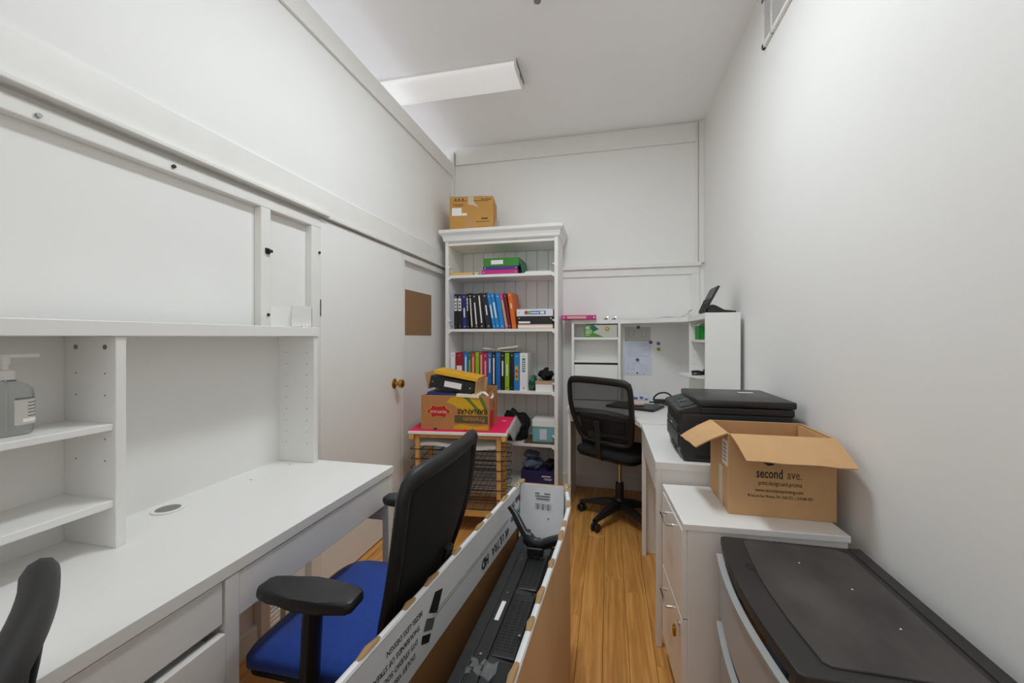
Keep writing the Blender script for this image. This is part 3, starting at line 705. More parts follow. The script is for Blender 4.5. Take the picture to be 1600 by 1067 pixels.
b = B(); b.grid([[(.05 + (RW - .12) * i / 8, .03 + .30 * j / 4, .562 + .010 * math.sin(i * .9 + j) - .016 * (i / 8)) for i in range(9)] for j in range(5)], thick=.022)
tag(b.build('paper_bundle', 'white_print'), 'rolled white paper bundle on the uppermost wire shelf of the drying rack', 'paper')
o = bpy.data.objects['paper_bundle']; o.location = (-1.250, 2.420, 0); o.rotation_euler.z = R(6.5)
t = thing('poster_board', 'hot pink poster board in clear plastic on the drying rack', 'poster board', (-1.250, 2.420, RH - .0025), 6.5)
bx('board', 'pink_board', t, -.004, RW - .002, .006, .520, 0, .004, bev=.001)
fm = B(); rows = []
for i in range(9):
    y = -.004 + .54 * i / 8
    rows.append([(RW - .004 + .055 * j / 4, y + .012 * math.sin(j + i), .006 + .006 * math.sin(i * 1.7 + j) - .055 * (j / 4) ** 2) for j in range(5)])
fm.grid(rows, thick=.0008); fm.build('plastic_sleeve', 'clear_film', t, smooth='all', label='crinkled clear plastic sleeve edge')
bx('print_mark', 'paper', t, .555, .585, .36, .372, .0038, .0046, bev=0)

# banana carton on the rack
t = thing('banana_box', 'brown banana carton with red emblem set upside down on the pink board', 'box', (-1.185, 2.462, RH + .0022), 5.5)
W_, D_, H_ = .452, .300, .228; c = .006
bx('wall_panel', 'carton_banana', t, 0, W_, 0, c, 0, H_ - .004); bx('wall_panel', 'carton_banana', t, 0, W_, D_ - c, D_, 0, H_ + .03)
bx('wall_panel', 'carton_banana', t, 0, c, c, D_ - c, 0, H_ - .01); bx('wall_panel', 'carton_banana', t, W_ - c, W_, c, D_ - c, 0, H_ + .015); bx('box_floor', 'carton_dark', t, c, W_ - c, c, D_ - c, 0, c)
for x in (.085, .285): bx('vent_notch', 'black_gap', t, x, x + .022, -.0008, .001, .002, .012, bev=0)
def disc(pts, m, name, dy): return B().prism(pts, 'y', -dy, .0005).build(name, m, t)
sc = lambda k, cx=.118, cz=.120: [(cx + k * (.072 + .010 * math.cos(4 * a)) * math.copysign(abs(math.cos(a)) ** .6, math.cos(a)), cz + k * (.040 + .008 * math.cos(6 * a)) * math.sin(a)) for a in [2 * math.pi * i / 48 for i in range(48)]]
disc(sc(1.0), 'yellow_print', 'emblem_border', .0008); disc(sc(.93), 'red_print', 'emblem', .0012)
UP = axes((-1, 0, 0), (0, 0, -1))          # upside down on the -y face
text('TROPICALES', .024, 'cream', t, (.118, -.0016, .118), UP, align='CENTER', sx=.85, name='lettering')
def curve_band(x0, z0, x1, z1, bow, wd, m, dy):
    n = 12; up, dn = [], []
    for i in range(n + 1):
        q = i / n; x = x0 + (x1 - x0) * q; z = z0 + (z1 - z0) * q + bow * math.sin(math.pi * q) ; ww = wd * (.35 + .65 * math.sin(math.pi * (.12 + .86 * q)))
        up.append((x + ww * .45, z + ww * .5)); dn.append((x - ww * .45, z - ww * .5))
    disc([(min(max(p[0], .006), W_ - .004), min(max(p[1], .075), H_ - .008)) for p in up + dn[::-1]], m, 'banana_print', dy)
curve_band(.185, .195, .315, .105, .030, .050, 'yellow_print', .0008); curve_band(.235, .215, .360, .105, .025, .045, 'yellow_print', .0010)
curve_band(.290, .222, .395, .105, .022, .028, 'green_print', .0012); curve_band(.330, .222, .425, .110, .016, .036, 'yellow_print', .0014); curve_band(.385, .222, .440, .110, .010, .018, 'green_print', .0016)
disc([(.225, .050), (W_ - .010, .048), (W_ - .010, .096), (.225, .098)], 'olive_print', 'print_bar', .0018)
text('BANANAS', .046, 'ink_brown', t, (W_ - .014, -.0022, .125), UP, weight=.0008, sx=.92); text('Premium', .046, 'carton_banana', t, (W_ - .030, -.0022, .073), UP, weight=.0006, sx=.85)
disc([(.215, .008), (.30, .006), (W_ - .01, .006), (W_ - .01, .034), (.34, .026), (.27, .040), (.22, .030)], 'yellow_print', 'banana_print', .0010)
B().prism([(.01, .008), (.14, .008), (.16, .11), (.04, .13), (.008, .10)], 'x', W_ - .0005, W_ + .0010).build('side_print', 'red_print', t)
bx('hand_hole', 'black_gap', t, W_ - .0005, W_ + .0008, .14, .155, .12, .17, bev=0)
def inbox(o, dx, dy, dz, rot):
    o.location = (-1.185 + dx, 2.462 + dy, RH + dz); o.rotation_euler = tuple(R(a) for a in rot); return o
inbox(lying('royal blue binder lying in the banana carton', 0, .200, 0, 0, .040, .20, 'b_royal', rivet=False), .028, .030, .203, (0, 2, 4))
inbox(lying('cream folder stack lying flat at the rim of the banana carton', 0, .150, 0, 0, .020, .18, 'cream', 'folder', 'folder', rivet=False), .235, .018, .218, (0, 2, 4))
inbox(lying('black binder with a white label tilted in the banana carton', 0, .290, 0, 0, .074, .22, 'b_black', lab=(.34, .74)), .046, .024, .279, (0, 9, 4))
inbox(lying('bright yellow folder pack on top of the tilted black binder', 0, .300, 0, 0, .026, .20, 'b_yellow', 'folder', 'folder', rivet=False), .075, .030, .365, (0, 10, 4))
b = B().box(0, .005, 0, .22, 0, .125, bev=.001).box(0, .03, .214, .22, 0, .125, bev=.001)
tag(inbox(b.build('kraft_folder', 'carton', None), .352, .030, .205, (0, 6, 4)), 'upright kraft folder at the end of the tilted black binder', 'folder')
b = B().box(0, .004, 0, .2, 0, .110, bev=.001)
tag(inbox(b.build('kraft_folder', 'carton', None), .034, .030, .262, (0, -14, 4)), 'upright kraft folder behind the spine of the tilted black binder', 'folder')
b = B(); b.grid([[(.06 * i / 3 + .02 * math.sin(j), .10 * j / 3, .02 * math.sin(i * 1.3 + j)) for i in range(4)] for j in range(4)], thick=.004)
tag(inbox(b.build('crumpled_paper', 'paper', None), .378, .060, .222, (0, 0, 0)), 'crumpled white paper in the corner of the banana carton', 'paper')

# ------------------------------------------------------------------ corner workstation
WX0, WX1, WY0, WY1 = -.282, .712, 2.480, 3.440
t = thing('corner_workstation', 'white corner workstation with shelf towers and magnetic back panel', 'desk', (0, 0, 0))
out = [(WX0, WY1), (WX0, 2.915), (-.12, 2.905), (-.02, 2.865), (.06, 2.79), (.115, 2.70), (.155, 2.60), (.178, 2.50), (.180, WY0), (WX1, WY0), (WX1, WY1)]
B().prism(out[::-1], 'z', .722, .75, bev=.0015).build('desk_top', 'white_board', t)
bx('side_panel', 'white_board', t, WX0 + .004, WX0 + .024, 2.925, WY1 - .004, 0, .722); bx('side_panel', 'white_board', t, .192, WX1 - .004, WY0 + .004, WY0 + .024, 0, .722)
bx('front_rail', 'white_board', t, WX0 + .024, WX0 + .20, 2.93, 2.946, .65, .722); bx('back_panel', 'white_board', t, .30, WX1 - .006, WY1 - .02, WY1 - .006, .30, .722)
TF = 3.275                                  # front of the left tower
for x in (WX0, .075): bx('tower_side', 'white_board', t, x, x + .020, TF, WY1, .75, 1.352)
bx('tower_back', 'white_board', t, WX0 + .02, .075, WY1 - .010, WY1 - .004, .75, 1.352, bev=0)
bx('tower_shelf', 'white_board', t, WX0 + .02, .075, TF + .006, WY1 - .01, 1.226, 1.244); bx('tower_shelf', 'white_board', t, WX0 + .02, .075, TF + .004, WY1 - .01, 1.046, 1.062)
bx('tower_gap', 'black_gap', t, WX0 + .021, .074, TF + .012, TF + .016, 1.030, 1.046, bev=0)
bx('tower_flap_door', 'white_board', t, WX0 + .022, .073, TF + .002, TF + .018, .90, 1.030); bx('tower_flap_door', 'white_board', t, WX0 + .022, .073, TF + .002, TF + .018, .756, .894)
bx('white_board_panel', 'white_board', t, .095, .560, WY1 - .012, WY1 - .004, .75, 1.352, bev=0); bx('white_board_panel', 'white_board', t, WX1 - .012, WX1 - .004, 2.97, WY1 - .15, .75, 1.352, bev=0)
B().prism([(.560, WY1 - .012), (WX1 - .012, WY1 - .15), (WX1 - .004, WY1 - .145), (.566, WY1 - .004)], 'z', .75, 1.352).build('corner_panel', 'white_board', t)
RF = .532
bx('tower_side', 'white_board', t, RF, WX1, WY0 + .004, WY0 + .024, .75, 1.385, bev=.0015)
dv = bx('tower_divider', 'white_board', t, RF, WX1, 2.950, 2.970, .75, 1.352); bx('tower_back', 'white_board', t, WX1 - .010, WX1 - .004, WY0 + .024, 2.95, .75, 1.352, bev=0)
bx('tower_shelf', 'white_board', t, RF + .008, WX1 - .01, WY0 + .024, 2.950, 1.216, 1.232)
for k in range(8): B().cyl((RF + .03, 2.9505, .92 + k * .05), (RF + .03, 2.9492, .92 + k * .05), .0025, 8).build('peg_hole', 'ink_grey', dv)
pl = [(WX1 - .012, 2.945), (RF + .002, 2.945), (.455, 2.90), (.470, 2.82), (.50, 2.72), (RF + .002, 2.62), (WX1 - .012, 2.62)]
B().prism(pl[::-1], 'z', 1.000, 1.012).build('pull_out_tray', 'white_board', t)
topo = [(WX0, WY1), (WX0, TF), (.095, TF), (.18, TF - .02), (.30, 3.16), (.42, 3.05), (RF - .01, 2.955), (RF, 2.88), (RF, WY0 + .024), (WX1, WY0 + .024), (WX1, WY1)]
B().prism(topo[::-1], 'z', 1.352, 1.384, bev=.0015).build('top_board', 'white_board', t)
# things on and in the workstation
TZ = 1.3845
lying('magenta ring binder lying on the workstation top beside the bookcase', -.355, -.090, TF - .035, TZ, .034, .20, 'b_magenta', lab=(.16, .72), lab_m='skin')
for x, lab in ((-.02, 'grey bulldog clip beside the magenta binder'), (.042, 'grey bulldog clip at the tower corner')):
    q = thing('bulldog_clip', lab, 'clip', (x, TF + .02, TZ), 20); B().prism([(-.018, 0), (.014, 0), (.012, .014)], 'y', -.012, .012).build('clip_body', 'ink_grey', q); B().tube([(.010, 0, .010), (.022, .0, .024), (.026, .004, .030)], .0015, 6).build('clip_lever', 'chrome', q)
q = thing('paper_pile', 'flat white paper pile on the workstation top', 'paper', (-.08, TF + .03, TZ)); bx('sheet', 'paper', q, 0, .15, 0, .10, 0, .004, bev=.001); bx('sheet', 'paper', q, .012, .158, .006, .106, .0042, .008, bev=.001)
tag(B().tube(smooth_path([(.43, 3.13, .006), (.50, 3.10, .006), (.55, 3.12, .030), (.575, 3.10, .056), (.545, 3.06, .040), (.56, 3.05, .008), (.60, 3.0, .006), (.65, 2.98, .006), (.66, 3.04, .006)]), .0035, 6).build('coiled_cable', 'carton_grey', loc=(0, 0, TZ)), 'loosely coiled grey cable on the workstation top', 'cable')
tag(B().grid([[(.36 + .16 * i / 4, 3.13 + .08 * j / 2 - .06 * i / 4, .004 + .006 * math.sin(i * 1.4)) for i in range(5)] for j in range(3)], thick=.0015).build('paper_sheet', 'paper_blue', loc=(0, 0, TZ)), 'curled paper slip beside the coiled cable', 'paper')
# laptop stand
q = thing('laptop_stand', 'folding black laptop stand on the workstation top against the right wall', 'laptop stand', (.545, 2.55, TZ + .0003))
b = B().prism([(0, 0), (.162, 0), (.162, .012), (.10, .020), (.055, .046), (.035, .050), (.004, .018)], 'y', 0, .16); b.build('stand_foot', 'black_plastic', q)
for y in (0, .048, .096, .144):
    B().prism([(-.006, .012), (.010, .010), (.040, .085), (.026, .088)], 'y', y, y + .016).build('stand_rib', 'black_plastic', q)
B().prism([(.018, .062), (.030, .060), (.074, .145), (.078, .155), (.068, .158), (.058, .146)], 'y', -.004, .166).build('stand_plate', 'dark_grey_plastic', q)
for z in (.09, .115): B().prism([(.018 + (z - .062) * .52, z), (.022 + (z - .062) * .52, z), (.024 + (z - .062) * .52, z + .006), (.020 + (z - .062) * .52, z + .006)], 'y', .004, .158).build('plate_groove', 'black_gap', q)
# carton in the tower
q = thing('product_carton', 'green and grey carton with a yellow ball picture in the workstation shelf', 'box', (-.180, TF + .012, 1.2445))
bx('carton_body', 'carton_grey', q, 0, .250, 0, .12, 0, .100); fl_ = lambda pts, m, dy=.0008, nm='print_patch': B().prism(pts, 'y', -dy, .0004).build(nm, m, q)
fl_([(0, .002), (.075, .002), (.150, .002), (.060, .042), (.108, .064), (.060, .098), (0, .098)], 'carton_green'); fl_([(.046 + 0, .098), (.070, .098), (.108, .066), (.060, .040)], 'g_fabric', .0011)
fl_([(.174 + .018 * math.cos(a), .066 + .018 * math.sin(a)) for a in [i * math.pi / 10 for i in range(20)]], 'olive', .0012, 'ball_print'); fl_([(.172 + .009 * math.cos(a), .068 + .009 * math.sin(a)) for a in [i * math.pi / 10 for i in range(20)]], 'b_yellow', .0016, 'ball_print')
text('45', .034, 'paper', q, (.006, -.0014, .074), FACE_NY, weight=.0005)
for z, x1 in ((.052, .060), (.040, .055), (.030, .050), (.016, .040)): fl_([(.008, z), (x1, z), (x1, z + .004), (.008, z + .004)], 'paper', .0012, 'print_mark')
# green bin, tray clutter
q = thing('green_bin', 'small bright green plastic bin on the right tower shelf', 'bin', (RF + .012, 2.70, 1.2325))
for a in ((0, .004, 0, .13, 0, .085), (.10, .104, 0, .13, 0, .085), (0, .104, 0, .004, 0, .085), (0, .104, .126, .13, 0, .085), (0, .104, 0, .13, 0, .004)): bx('bin_wall', 'g_bin', q, *a, bev=.001)
tag(B().grid([[(RF + .004 + .09 * i / 4, 2.69 + .12 * j / 3, .004 + .03 * (i / 4) * (1 - j / 5) + .003 * math.sin(3 * i)) for i in range(5)] for j in range(4)], thick=.002).build('paper_slip', 'paper', loc=(0, 0, 1.318)), 'white paper slip sticking out of the green bin', 'paper')
q = thing('tape_dispenser', 'black desk tape dispenser on the pull-out tray', 'dispenser', (RF + .075, 2.78, 1.0125), -90)
B().prism([(-.05, 0), (.05, 0), (.05, .014), (.02, .020), (-.02, .016), (-.05, .030)], 'y', -.015, .015).build('dispenser_base', 'black_satin', q); B().lathe([(.010, -.010), (.026, -.010), (.026, .010), (.010, .010), (.010, -.010)], 24, M=Matrix.Translation((.008, 0, .044)) @ Matrix.Rotation(R(90), 4, 'X')).build('tape_roll', 'black_plastic', q, smooth=True)
q = thing('stapler', 'small black stapler at the edge of the pull-out tray', 'stapler', (RF + .02, 2.74, 1.0125), 30)
bx('stapler_base', 'black_plastic', q, -.05, .05, -.012, .012, 0, .008, bev=.003); B().prism([(-.05, .012), (.05, .008), (.05, .020), (-.02, .030), (-.05, .028)], 'y', -.011, .011).build('stapler_arm', 'black_satin', q); bx('stapler_hinge', 'chrome', q, -.048, -.036, -.013, .013, .006, .016)
# papers and magnets on the back panel
WBY = WY1 - .0125
for (x0, x1, z0, z1, m, lab) in ((.132, .330, 1.212, 1.328, 'tan', 'greyish printed sheet at the top of the magnetic panel'), (.134, .332, 1.070, 1.212, 'paper_blue', 'white lined sheet in the middle of the magnetic panel'), (.130, .338, .945, 1.082, 'paper_blue', 'white sheet with a sketched plan at the bottom of the magnetic panel')):
    dy = .003 if z0 < 1 else .0015
    q = thing('paper_sheet', lab, 'paper', (x0, WBY, z0)); W_ = x1 - x0; H_ = z1 - z0
    bx('sheet', m if m != 'tan' else 'carton_grey', q, 0, W_, -dy, -dy + .001, 0, H_, bev=0)
    if 'lined' in lab:
        for k in range(7): bx('print_line', 'slate', q, .02, W_ - .02 - .015 * (k % 3), -dy - .0004, -dy + .0002, H_ - .022 - k * .016, H_ - .0205 - k * .016, bev=0)
    else:
        for a in ((.03, .07, .04, .09), (.13, .165, .035, .075)):
            b = B().tube([(a[0], -dy, a[2]), (a[1], -dy, a[2]), (a[1], -dy, a[3]), (a[0], -dy, a[3])], .0008, 4, closed=True); b.build('sketch_line', 'slate', q)
        b = B().tube([(.07, -dy, .085), (.10, -dy, .10), (.13, -dy, .08)], .0008, 4); b.build('sketch_line', 'slate', q)
        for x in (.01, .025, .145): bx('print_mark', 'ink_grey', q, x, x + .006, -dy - .0005, -dy, .008, .013, bev=0)
        if z0 < 1: bx('print_mark', 'ink_black', q, .092, .104, -dy - .0005, -dy, .008, .020, bev=0)
for x, z, m, lab in ((.236, 1.325, 'ink_grey', 'round grey magnet on the greyish sheet'), (.330, 1.206, 'ink_grey', 'round grey magnet at the corner of the lined sheet'), (.388, 1.196, 'slate', 'round blue grey magnet beside the sheets'), (.390, 1.150, 'olive', 'round olive magnet below the blue grey one'), (.229, 1.066, 'ink_grey', 'round grey magnet on the sketched plan')):
    tag(B().lathe([(.013, 0), (.013, .005), (.011, .007), (0, .007)], 20, M=Matrix.Translation((x, WBY - .0045, z)) @ Matrix.Rotation(R(90), 4, 'X')).build('magnet', m, smooth=True), lab, 'magnet', 'magnets on the back panel')
# desk clutter
q = thing('laptop', 'closed thin dark laptop lying on the corner workstation', 'laptop', (.185, 3.02, .7503), -24)
bx('laptop_base', 'black_satin', q, -.17, .17, -.115, .115, .002, .010, bev=.003); bx('laptop_lid', 'dark_grey_plastic', q, -.17, .17, -.115, .115, .0105, .017, bev=.003)
for a, c in ((-.14, -.09), (.14, -.09), (-.14, .09), (.14, .09)): B().cyl((a, c, 0), (a, c, .0025), .006, 10).build('rubber_foot', 'black_plastic', q)
tag(crumple('small_pouch', 'skin', (.205, 2.99, .7675), (.105, .060, .030), 31, rough=.05), 'pale pink rounded pouch lying on the closed laptop', 'pouch')
q = thing('tissue_pack', 'pale blue and white printed pack at the back of the workstation', 'pack', (.165, 3.325, .7503)); bx('pack_body', 'paper_blue', q, 0, .15, 0, .07, 0, .045, bev=.006)
for a in ((.02, .06, .01, .03), (.075, .10, .014, .036), (.11, .135, .01, .022)): bx('print_patch', 'slate', q, a[0], a[1], -.0008, .001, a[2], a[3], bev=0)
tag(B().tube(smooth_path([(.30, 3.20, .012), (.36, 3.16, .02), (.42, 3.10, .01), (.47, 3.04, .012), (.46, 3.10, .05), (.42, 3.16, .088), (.36, 3.19, .078), (.33, 3.20, .03), (.40, 3.15, .012), (.45, 3.18, .05), (.50, 3.22, .012), (.56, 3.2, .01)]), .006, 7).build('cable_bundle', 'black_plastic', loc=(0, 0, .7505), smooth=True), 'thick black cable looped on the workstation beside the printer', 'cable')
tag(bx('power_adapter', 'black_satin', None, .335, .440, 3.215, 3.265, .7503, .782, bev=.006), 'black power adapter block beside the looped cable', 'adapter')
tag(B().tube(smooth_path([(.17, 3.32, .003), (.13, 3.26, .003), (.15, 3.21, .003), (.19, 3.25, .008)]), .002, 5).build('charging_cable', 'ink_grey', loc=(0, 0, .7505)), 'thin grey cable beside the closed laptop', 'cable')

# ------------------------------------------------------------------ small desk with printer
SX0, SX1, SY0, SY1, SZ = .186, .705, 1.738, 2.470, .747
t = thing('side_desk', 'small white desk under the black printer', 'desk', (SX0, SY0, 0))
w, l = SX1 - SX0, SY1 - SY0
bx('desk_top', 'white_board', t, 0, w, 0, l, SZ - .030, SZ)
bx('side_rail', 'white_board', t, .012, w - .01, .006, .022, .525, SZ - .030); bx('side_rail', 'white_board', t, .012, w - .01, l - .022, l - .006, .525, SZ - .030)
bx('front_rail', 'white_board', t, .008, .024, .022, l - .022, .615, SZ - .030); bx('drawer', 'white_board', t, .002, .008, .03, l - .03, .625, SZ - .036)
for x in (.004, w - .03):
    for y in (.004, l - .026): bx('leg', 'white_board', t, x, x + .022, y, y + .022, 0, SZ - .030)

PX0, PX1, PY0, PY1 = .285, .690, 1.762, 2.140
t = thing('printer', 'black multifunction laser printer with a flat scanner lid', 'printer', (PX0, PY0, SZ))
w, d = PX1 - PX0, PY1 - PY0
B().prism([(.012, 0.004), (w, .004), (w, .195), (0, .195), (0, .055), (.004, .045)], 'y', .006, d - .006, bev=.006).build('printer_body', 'dark_grey_plastic', t)
bx('paper_tray', 'dark_grey_plastic', t, -.006, .02, .03, d - .03, .050, .108, bev=.004)
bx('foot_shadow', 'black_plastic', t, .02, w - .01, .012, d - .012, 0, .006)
tr = bx('tray_grip', 'black_gap', t, -.0005, .004, .12, .24, .016, .040, bev=.003)
bx('output_slot', 'black_gap', t, -.002, .030, .050, d - .06, .140, .188, bev=.003)
bx('front_cover', 'dark_grey_plastic', t, -.008, .012, .04, d - .05, .112, .140, bev=.005); bx('badge', 'chrome', t, -.0085, -.0075, .16, .21, .122, .129, bev=0)
bx('scanner_base', 'black_satin', t, .075, w + .004, 0, d, .195, .222, bev=.005)
cp = B().prism([(-.012, .192), (.080, .196), (.080, .232), (-.008, .205)], 'y', .004, d - .004, bev=.004).build('control_panel', 'black_satin', t)
Mx = Matrix.Translation((.036, 0, .2205)) @ Matrix.Rotation(R(-17.0), 4, 'Y')
B().box(-.028, .028, .045, .135, -.003, .0012, M=Mx).build('display', 'smoke_dark', cp)
for k in range(4):
    for j in range(3): B().box(-.022 + k * .013, -.013 + k * .013, .155 + j * .016, .166 + j * .016, -.003, .0022, bev=.001, M=Mx).build('button', 'ink_grey' if (k + j) % 3 else 'grey_metal', cp)
B().lathe([(.008, -.002), (.008, .002), (0, .002)], 16, M=Mx @ Matrix.Translation((.0, .26, 0))).build('start_button', 'g_bin', cp)
bx('scanner_lid', 'black_satin', t, .062, w + .010, -.004, d + .002, .224, .252, bev=.007, smooth=True)
lidl = bx('warning_sticker', 'paper', t, .285, .345, .255, .275, .2518, .2526, bev=0)
for a in ((.10, .106), (.108, .112)): bx('side_vent', 'black_gap', t, .055, .14, .0052, .007, a[0] - .085, a[1] - .085, bev=0)
bx('side_latch', 'wood_brown', t, .058, .072, .0050, .007, .118, .155, bev=0); bx('panel_seam', 'black_gap', t, .020, w - .006, .0055, .007, .1585, .160, bev=0); bx('panel_seam', 'black_gap', t, .010, .10, .0055, .007, .0985, .100, bev=0)

# ------------------------------------------------------------------ pedestal cabinet
t = thing('pedestal_cabinet', 'white three-drawer pedestal cabinet on casters under the open carton', 'cabinet', (.232, 1.362, 0), 3)
w, d, zt = .458, .352, .668
bx('cabinet_body', 'white_board', t, .010, w - .004, .006, d - .006, .075, zt - .020); bx('cabinet_top', 'white_board', t, -.004, w, 0, d, zt - .020, zt)
for z0, z1 in ((.366, .644), (.082, .360)):
    dq = bx('drawer', 'white_board', t, -.006, .010, .010, d - .010, z0, z1)
    b = B().tube([(-.006, .145, z1 - .046), (-.028, .145, z1 - .046), (-.028, .245, z1 - .046), (-.006, .245, z1 - .046)], .0045, 8); b.build('handle', 'chrome', dq, smooth=True)
lk = B().cyl((-.006, .045, .330), (-.012, .045, .330), .009, 16).build('lock', 'chrome', t)
B().tube([(-.012, .045, .330), (-.022, .045, .328), (-.020, .047, .314)], .0018, 6).build('key_ring', 'brass', lk); bx('key', 'brass', lk, -.026, -.016, .040, .056, .286, .316, bev=.002)
for x in (.05, w - .05):
    for y in (.045, d - .045):
        b = B()
        for q in (-1, 1): b.lathe([(0, -.008), (.022, -.008), (.025, -.004), (.025, .004), (.022, .008), (0, .008)], 16, M=Matrix.Translation((x, y + q * .011, .025)) @ Matrix.Rotation(R(90), 4, 'X'))
        b.box(x - .014, x + .014, y - .004, y + .004, .03, .075, bev=.002); b.build('caster', 'black_plastic', t, smooth=True)
tag(B().lathe([(.030, 0), (.046, 0), (.050, .010), (.046, .022), (.030, .022), (.030, 0)], 28, M=Matrix.Translation((.262, 2.10, .05)) @ Matrix.Rotation(R(90), 4, 'Y')).build('cable_roll', 'white_board', smooth=True), 'white cable roll standing on the floor under the small desk', 'cable roll')

# open carton on the cabinet
t = thing('carton_box', 'open brown shipping carton with black printed lettering on the pedestal cabinet', 'box', (.386, 1.474, .6685), 0.5)
W_, D_, H_, c = .310, .236, .262, .005
for a in ((0, W_, 0, c), (0, W_, D_ - c, D_), (0, c, c, D_ - c), (W_ - c, W_, c, D_ - c)): bx('wall_panel', 'carton', t, *a, 0, H_, bev=.001)
bx('box_floor', 'carton', t, c, W_ - c, c, D_ - c, 0, c, bev=0)
def flap(p0, p1, p2, p3, name='flap'):
    P = [Vector(p) for p in (p0, p1, p2, p3)]
    rows = []
    for i in range(5):
        q = i / 4; a = P[0].lerp(P[3], q); e = P[1].lerp(P[2], q); s_ = .004 * math.sin(math.pi * q)
        rows.append([a.lerp(e, j / 6) + Vector((0, 0, s_ + .0015 * math.sin(j * 2.1) * q)) for j in range(7)])
    return B().grid(rows, thick=.004).build(name, 'carton', t)
flap((.004, -.001, H_ + .002), (W_ - .004, -.001, H_ + .002), (W_ + .004, -.106, H_ - .060), (.022, -.104, H_ - .056))
flap((-.001, D_ - .004, H_ + .002), (-.001, .006, H_ + .002), (-.098, .016, H_ - .052), (-.112, D_ - .016, H_ - .062))
flap((W_ - .012, .012, H_ - .006), (W_ - .012, D_ - .012, H_ - .006), (W_ - .016, D_ - .018, H_ - .105), (W_ - .016, .018, H_ - .105))
bx('edge_tape', 'clear_tape', t, -.0008, .0006, .070, .110, .0, .135, bev=0); bx('side_label', 'paper', t, -.0010, .0006, .012, .070, .150, .235, bev=0)
for k in range(5): bx('print_mark', 'ink_grey', t, -.0014, -.0006, .020, .060 - .006 * (k % 2), .165 + k * .013, .169 + k * .013, bev=0)
text('second', .044, 'ink_black', t, (.082, -.0008, .139), FACE_NY, weight=.0005, sx=.62); text('ave.', .042, 'ink_brown', t, (.171, -.0008, .139), FACE_NY, weight=-.0003, sx=.66)
text('print.design.and.promo', .0205, 'ink_brown', t, (.088, -.0008, .1085), FACE_NY, sx=.66); text('www.secondaveprinting.com', .0165, 'ink_brown', t, (.079, -.0008, .085), FACE_NY, sx=.72)
text('99 Second Ave, Weston, ON  N2H 2T2  |  519 000 1275', .0130, 'ink_black', t, (.056, -.0008, .066), FACE_NY, sx=.62)
B().prism([(.098, .178), (.116, .165), (.132, .168), (.140, .182), (.142, .205), (.096, .205)], 'y', -.0008, .0004).build('logo_print', 'ink_black', t)

# ------------------------------------------------------------------ plastic drawer cart
t = thing('drawer_cart', 'plastic drawer cart with black lid and frosted bowed drawers', 'drawer cart', (.320, .822, 0))
w, d, zt = .372, .523, .655
def bow(y, o=0.0): return o - .022 * math.sin(math.pi * min(max(y / d, 0), 1)) + .010
def lidline(o, y0, y1, n=14): return [(bow(y0 + (y1 - y0) * i / n, o), y0 + (y1 - y0) * i / n) for i in range(n + 1)]
o1 = lidline(.0, .006, d - .006); B().prism([(w, .0), (.020, 0.0)] + o1 + [(.020, d), (w, d)], 'z', zt - .030, zt - .004, bev=.003).build('lid', 'lid_black', t)
o2 = lidline(.058, .040, d - .030); B().prism([(w - .062, .030), (.075, .030)] + o2 + [(.080, d - .020), (w - .075, d - .020), (w - .052, d - .045), (w - .050, .05)], 'z', zt - .006, zt, bev=.002).build('lid_panel', 'lid_dusty', t)
B().prism([(w - .004, .004), (w - .034, .004), (w - .034, d - .004), (w - .004, d - .004)], 'z', zt - .006, zt - .001, bev=.001).build('lid_rib', 'lid_black', t)
b = B(); b.tube([(.038 + .010 * math.cos(a), d * .68 + .014 * math.sin(a), zt - .0035) for a in [i * math.pi / 12 for i in range(24)]], .0010, 5, closed=True); b.tube(smooth_path([(.044, d * .66, zt - .0035), (.036, d * .67, zt - .0035), (.040, d * .69, zt - .0035), (.032, d * .70, zt - .0035)], 4), .0012, 5); b.build('embossed_mark', 'lid_black', t)
for k, (x, y) in enumerate(((.17, .40), (.24, .30), (.26, .17))): B().lathe([(.0022, 0), (.0015, .0008), (0, .001)], 8, c=(x, y, zt)).build('crumb', 'paper', t)
for y in (0.004, d - .018): bx('side_wall', 'frosted', t, .030, w - .004, y, y + .014, .02, zt - .030)
bx('back_wall', 'frosted', t, w - .016, w - .004, .018, d - .018, .02, zt - .030); bx('base', 'white_edge', t, .024, w - .004, .004, d - .004, 0, .022, bev=.004)
for z0, z1 in ((.432, .604), (.232, .404), (.036, .204)):
    fr = lidline(-.004, .022, d - .022); bk = [(p[0] + .004, p[1]) for p in fr]
    dq = B().prism(fr + bk[::-1], 'z', z0, z1).build('drawer', 'frosted', t, smooth=True)
    lip = lidline(-.014, .022, d - .022); B().prism(lip + [(p[0] + .016, p[1]) for p in lip[::-1]], 'z', z1 - .001, z1 + .003).build('drawer_lip', 'drawer_lip', dq, smooth=True)
    cont = B()
    bx('drawer_tub', 'frosted', dq, .014, w - .03, .026, d - .026, z0, z0 + .006); bx('drawer_side', 'frosted', dq, .014, w - .03, .024, .028, z0, z1 - .02); bx('drawer_side', 'frosted', dq, .014, w - .03, d - .028, d - .024, z0, z1 - .02)
    bx('shelf_rail', 'smoke_dark', t, .020, w - .02, .018, d - .018, z0 - .022, z0 - .012)
for k, (y0, y1, m, h) in enumerate(((.05, .17, 'tan', .10), (.18, .30, 'slate', .12), (.31, .47, 'carton_dark', .09))):
    tag(bx('craft_supplies', m, None, .320 + .05, .320 + .26, .815 + y0, .815 + y1, .439, .439 + h, bev=.012), ['beige', 'slate blue', 'brown'][k] + ' bundle inside the upper frosted drawer', 'supplies')

